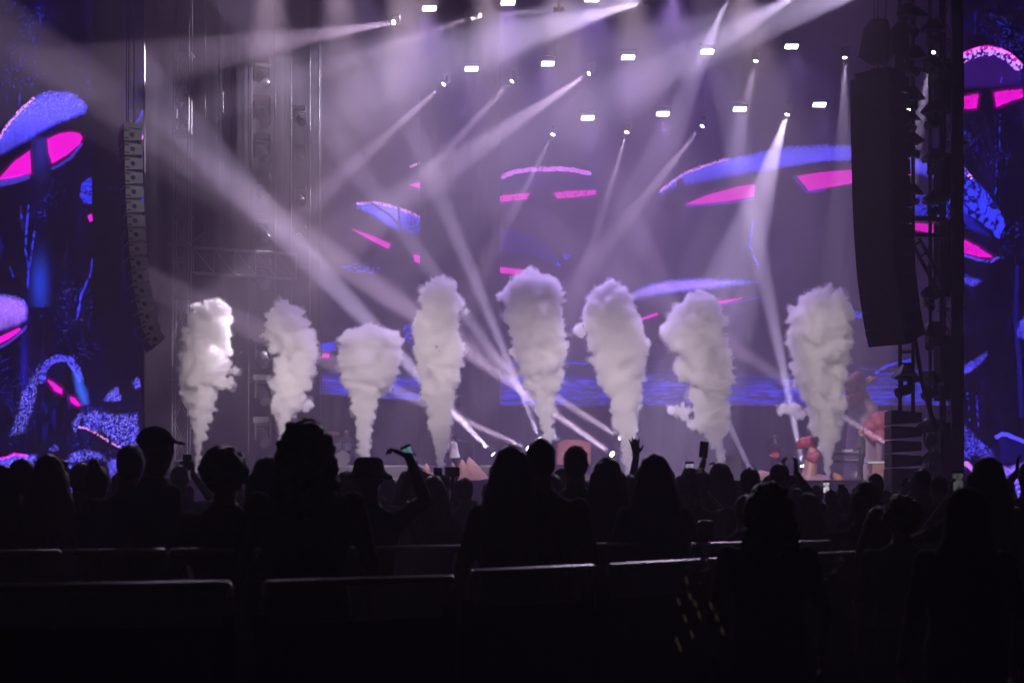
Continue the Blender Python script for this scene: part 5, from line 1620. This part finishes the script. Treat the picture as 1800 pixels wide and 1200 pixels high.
def phone(pos, rot, label, glow, tint, size=(0.075, 0.155)):
    """rot: yaw; the lit side faces -y (the camera)"""
    t = thing('phone', label, 'phone', pos)
    t.rotation_euler = rot
    MB().box((0, 0, 0), (size[0], 0.009, size[1])).build('case', M['blackpaint'], t, 0.003)
    if glow > 0:
        m_ = bpy.data.materials.new('phone_picture'); m_.use_nodes = True
        nt_ = m_.node_tree; nt_.nodes.clear()
        o_ = nt_.nodes.new('ShaderNodeOutputMaterial'); e_ = nt_.nodes.new('ShaderNodeEmission')
        tc = nt_.nodes.new('ShaderNodeTexCoord'); nz = nt_.nodes.new('ShaderNodeTexNoise'); rp_ = nt_.nodes.new('ShaderNodeValToRGB')
        nz.inputs['Scale'].default_value = 22; nz.inputs['Detail'].default_value = 3
        rp_.color_ramp.elements[0].position = 0.38; rp_.color_ramp.elements[1].position = 0.62
        rp_.color_ramp.elements[0].color = tuple(x * 0.15 for x in tint) + (1,); rp_.color_ramp.elements[1].color = tuple(tint) + (1,)
        nt_.links.new(tc.outputs['Object'], nz.inputs['Vector']); nt_.links.new(nz.outputs['Fac'], rp_.inputs['Fac'])
        nt_.links.new(rp_.outputs[0], e_.inputs['Color']); e_.inputs['Strength'].default_value = glow
        nt_.links.new(e_.outputs[0], o_.inputs['Surface'])
        m_.cycles.emission_sampling = 'NONE'
        s_ = MB().box((0, -0.0055, -0.004), (size[0] * 0.9, 0.001, size[1] * 0.8)); s_.build('screen', m_, t)
    return t

NEARP = [
    (537, 722, 8.30, 'big', [('bushy', 0, 1)], 'person with tall bushy hair between the two rows of barriers', 0.1, 1.83),
    (395, 776, 8.90, 'm0', [('afro', 0, 2)], 'person with a round afro left of the bushy-haired person', -0.1, 1.83),
    (272, 746, 9.70, 'm1', [('cap', 0, 1)], 'person in a peaked cap turned to the right at the left of the crowd', -0.9, 1.77),
    (228, 780, 9.92, 'm2', [('short', 0, 3)], 'person just left of the one in the peaked cap', 0.3, 1.765),
    (86, 796, 9.70, 'f0', [('verylong', 2, 4)], 'person with long straight hair lit down its right side, at the left', 0.2, 1.775),
    (38, 804, 9.77, 'm0', [('short', 0, 3)], 'person second from the left edge of the crowd, short hair', -0.3, 1.765),
    (4, 815, 9.70, 'f1', [('long', 0, 5)], 'person cut by the left edge of the picture', 0.1, 1.775),
    (170, 806, 10.23, 'f0', [('bun', 0, 6)], 'person with a hair bun right of the long-haired one at the left', 0.0, 1.80),
    (142, 812, 11.24, 'm1', [('short', 1, 3)], 'person half hidden left of the one with the hair bun', 0.2, 1.765),
    (648, 803, 9.77, 'fistR', [('buckethat', 0, 1)], 'person in a bucket hat with one bent arm raised', 0.05, 1.775),
    (610, 826, 11.62, 'm2', [('short', 1, 3)], 'person in profile left of the one in the bucket hat', 1.2, 1.765),
    (817, 838, 14.34, 'm2', [('short', 0, 8)], 'short-haired person right below the pink cones', 0.0, 1.765),
    (898, 780, 8.90, 'f1', [('verylong', 0, 9)], 'long-haired one of the couple leaning together at the centre', -0.1, 1.775),
    (950, 768, 9.00, 'm2', [('short', 0, 10)], 'short-haired one of the couple leaning together at the centre', 0.2, 1.765),
    (1012, 781, 10.85, 'm1', [('short', 0, 11)], 'close-cropped man with a bare neck right of the couple', 0.0, 1.765),
    (1068, 801, 10.70, 'f0', [('long', 0, 12)], 'person with shoulder-length hair right of the close-cropped man', -0.2, 1.775),
    (1106, 833, 13.18, 'm0', [('short', 2, 3)], 'small head below the raised open hand', 0.0, 1.765),
    (1150, 795, 9.92, 'f0', [('long', 0, 13)], 'long-haired person right of the raised open hand', 0.1, 1.775),
    (1171, 820, 15.0, 'waveL', [('short', 0, 13)], 'person almost hidden, one open hand raised high at the centre right', 0.0, 1.765),
    (1350, 836, 8.00, 'big', [('bushy', 0, 16)], 'broad person with curly hair before the pink creature', 0.1, 1.83),
    (1420, 864, 12.79, 'm1', [('long', 2, 17)], 'small lit-haired head below the pink creature', 0.6, 1.775),
    (1516, 846, 10.85, 'm0', [('bun', 0, 19)], 'person with piled-up hair below the keyboard player', 0.0, 1.80),
    (1585, 862, 9.20, 'm2', [('afro', 1, 20)], 'curly-haired person below the small speaker stack', -0.1, 1.83),
    (1545, 888, 9.70, 'bag', [('long', 0, 21)], 'low head between the piled-up hair and the curly-haired person', -0.4, 1.775),
    (1695, 852, 7.60, 'big', [('hood', 0, 1)], 'large hooded silhouette at the right', 0.2, 1.79),
    (1735, 800, 9.70, 'bag', [('long', 0, 22)], 'tall long-haired person in front of the right side screen', 0.3, 1.775),
    (1786, 888, 10.46, 'f0', [('long', 1, 24)], 'low head at the right edge of the crowd', 0.2, 1.775),
    (470, 800, 9.40, 'm1', [('long', 0, 26)], 'person just behind the left shoulder of the bushy-haired person', 0.3, 1.775),
    (1310, 868, 10.85, 'm2', [('short', 0, 27)], 'head left of the broad curly-haired person', 0.2, 1.765),
]
SCL = {}
for (px, yt, d, key, hs, lab, rz, top) in NEARP:
    t, s = crowd_person(px, yt, d, key, hs, lab, rz, 'people at the barriers', top)
    SCL[lab] = (t, s)

# the packed crowd further on
random.seed(11)
rows = [(13.2, 0.62), (15.2, 0.64), (17.5, 0.68), (20.5, 0.72), (24, 0.75), (29, 0.82), (36, 0.9), (45, 1.0)]
combos = [('m0', ('short', 0, 3)), ('f0', ('long', 0, 5)), ('m1', ('cap', 3, 1)), ('f1', ('long', 1, 7)), ('m2', ('short', 1, 8)), ('m0', ('afro', 0, 2)), ('f0', ('bun', 0, 6)), ('m1', ('short', 2, 3)), ('f1', ('verylong', 0, 9)), ('m2', ('buckethat', 4, 1)), ('waveL', ('short', 0, 3)), ('phone', ('short', 0, 8)), ('phone', ('long', 0, 5))]
KIND = {'short': 'short-haired', 'long': 'long-haired', 'cap': 'peak-capped', 'afro': 'curly-headed', 'bun': 'bun-haired', 'verylong': 'very long-haired', 'buckethat': 'bucket-hatted'}
ROWN = ['nearest', 'second', 'third', 'fourth', 'fifth', 'sixth', 'seventh', 'farthest']
def ordinal(n):
    one = ['', 'first', 'second', 'third', 'fourth', 'fifth', 'sixth', 'seventh', 'eighth', 'ninth', 'tenth', 'eleventh', 'twelfth', 'thirteenth', 'fourteenth', 'fifteenth', 'sixteenth', 'seventeenth', 'eighteenth', 'nineteenth']
    if n < 20: return one[n]
    if n % 10 == 0: return {2: 'twentieth', 3: 'thirtieth', 4: 'fortieth'}[n // 10]
    return {2: 'twenty', 3: 'thirty', 4: 'forty'}[n // 10] + '-' + one[n % 10]
for ri, (d, sp_) in enumerate(rows):
    nrow = 0
    x = -0.31 * d
    xe = 0.31 * d
    while x < xe:
        xx = x + random.uniform(-0.2, 0.2)
        dd = d + random.uniform(-0.8, 0.8)
        key, hr = random.choices(combos, [3, 3, 1, 3, 3, 1.5, 1.5, 2, 2, 0.8, 0.5, 0.7, 0.6])[0]
        sc = random.uniform(0.88, 1.02)
        what = 'holding something up' if key == 'phone' else ('with a raised hand' if key == 'waveL' else '')
        nrow += 1
        person(('%s figure %s, %s from left in the %s row of packed crowd' % (KIND[hr[0]], what, ordinal(nrow), ROWN[ri])).replace(' ,', ','),
               (xx, dd, 0), sc, body(key), [get_hair(*hr)], random.uniform(-0.5, 0.5), 'packed crowd before the stage')
        x += sp_ * random.uniform(0.75, 1.35)

# ------------------------------------------------------------------ phones and small things in hands
HELD = [   # pixel and depth of the thing held, holder's body, hair, holder's label, thing's label, roll, glow, tint, size
    ((719, 800, 12.5), 'phoneup', ('long', 1, 7), 'person holding a slanted lit phone up high left of the camera operator', 'phone held up high at a slant, its screen glowing teal', -24, 0.7, (0.18, 0.40, 0.50), (0.08, 0.155)),
    ((1212, 826, 14.0), 'phone', ('afro', 0, 14), 'person filming with a pale bright phone right of the raised hand', 'phone with a pale bright screen right of the raised hand', 0, 0.75, (0.60, 0.60, 0.80), (0.075, 0.14)),
    ((1452, 856, 19.0), 'phone', ('short', 1, 18), 'person filming with the brightest phone below the last plume', 'phone with the brightest screen, below the last smoke plume', 0, 1.0, (0.75, 0.72, 0.85), (0.075, 0.14)),
    ((1237, 790, 16.0), 'phoneupL', ('short', 0, 15), 'person with both arms up holding a dark phone', 'dark phone raised by two arms at the centre right', 6, 0.0, (0, 0, 0), (0.08, 0.155)),
    ((1683, 846, 11.0), 'phone', ('short', 0, 23), 'person filming left of the tall long-haired person at the right', 'phone with a dim grey screen left of the tall long-haired person', 0, 0.22, (0.4, 0.38, 0.45), (0.075, 0.14)),
    ((1390, 846, 19.0), 'phone', ('short', 0, 8), 'person filming before the body of the pink creature', 'dark phone before the body of the pink creature', 0, 0.0, (0, 0, 0), (0.075, 0.14)),
    ((1479, 862, 19.5), 'phone', ('long', 0, 5), 'person filming just right of the brightest phone', 'dark phone beside the phone with the brightest screen', 0, 0.0, (0, 0, 0), (0.075, 0.14)),
    ((329, 812, 15.0), 'phone', ('short', 0, 25), 'person filming with a dark phone right of the peaked cap', 'dark phone raised before the foot of the leftmost plume', 0, 0.0, (0, 0, 0), (0.075, 0.14)),
    ((780, 829, 17.6), 'phone', ('short', 0, 3), 'person filming with a small camera held before the cones', None, 0, 0, None, None),
]
for (pp_, key, hr, lab, plab, roll, glow, tint, size) in HELD:
    q = P(*pp_)
    o_ = OFF[key]
    s_ = q.z / o_.z
    person(lab, (q.x - o_.x * s_, q.y - o_.y * s_, 0), s_, body(key), [get_hair(*hr)], 0.0, 'people at the barriers')
    if plab:
        phone(q, (0, math.radians(roll), 0), plab, glow, tint, size)
ca = thing('camera', 'small dark video camera held up before the pink cones', 'camera', P(780, 829, 17.6))
MB().box((0.09, 0, 0), (0.15, 0.12, 0.10)).build('camera_body', M['blackpaint'], ca, 0.01)
MB().box((-0.06, 0, 0.0), (0.09, 0.012, 0.085)).build('flip_screen', M['blackpaint'], ca)
MB().lathe([(0.04, 0), (0.045, 0.1), (0.038, 0.1)], (0.09, 0.05, 0.0), Vector((0, 1, 0)).to_track_quat('Z', 'Y'), 12).build('camera_lens', M['blackmetal'], ca)
MB().tube((0.09, 0, -0.05), (0.09, 0, -0.18), 0.02, n=8).build('grip', M['blackpaint'], ca)
cp = thing('plastic_cup', 'white plastic cup standing above the barrier rail right of centre', 'cup', P(1240, 953, 9.9))
MB().lathe([(0.030, 0.0), (0.034, 0.002), (0.046, 0.105), (0.048, 0.108), (0.044, 0.108), (0.034, 0.01)], (0, 0, 0), None, 18).build('cup_wall', M['plastic'], cp)
MB().lathe([(0.05, 0.108), (0.05, 0.114), (0.035, 0.128), (0.01, 0.13)], (0, 0, 0), None, 18).build('lid', M['plastic'], cp)
# strings of tiny gold dashes at the lower right, faint glow put into their material
M['tiny'] = emis('glowing_gold_dash', (1.0, 0.76, 0.52), 0.06)
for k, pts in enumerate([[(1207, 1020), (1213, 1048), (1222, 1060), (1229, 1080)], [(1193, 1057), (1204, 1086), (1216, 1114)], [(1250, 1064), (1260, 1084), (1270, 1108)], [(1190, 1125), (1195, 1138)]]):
    t = thing('gold_dash_string', ['longest string of tiny glowing gold dashes at the lower right', 'string of tiny glowing gold dashes left of the longest one', 'string of tiny glowing gold dashes right of the longest one', 'lowest short string of tiny glowing gold dashes'][k], 'light string', P(pts[0][0], pts[0][1], 5.6))
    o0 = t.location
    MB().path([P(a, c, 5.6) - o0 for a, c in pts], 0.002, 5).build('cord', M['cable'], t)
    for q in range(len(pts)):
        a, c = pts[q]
        MB().path([P(a - 2, c - 7, 5.59) - o0, P(a, c, 5.59) - o0, P(a + 2.5, c + 7, 5.59) - o0], [0.0007, 0.0014, 0.0007], 6).build('gold_dash', M['tiny'], t)
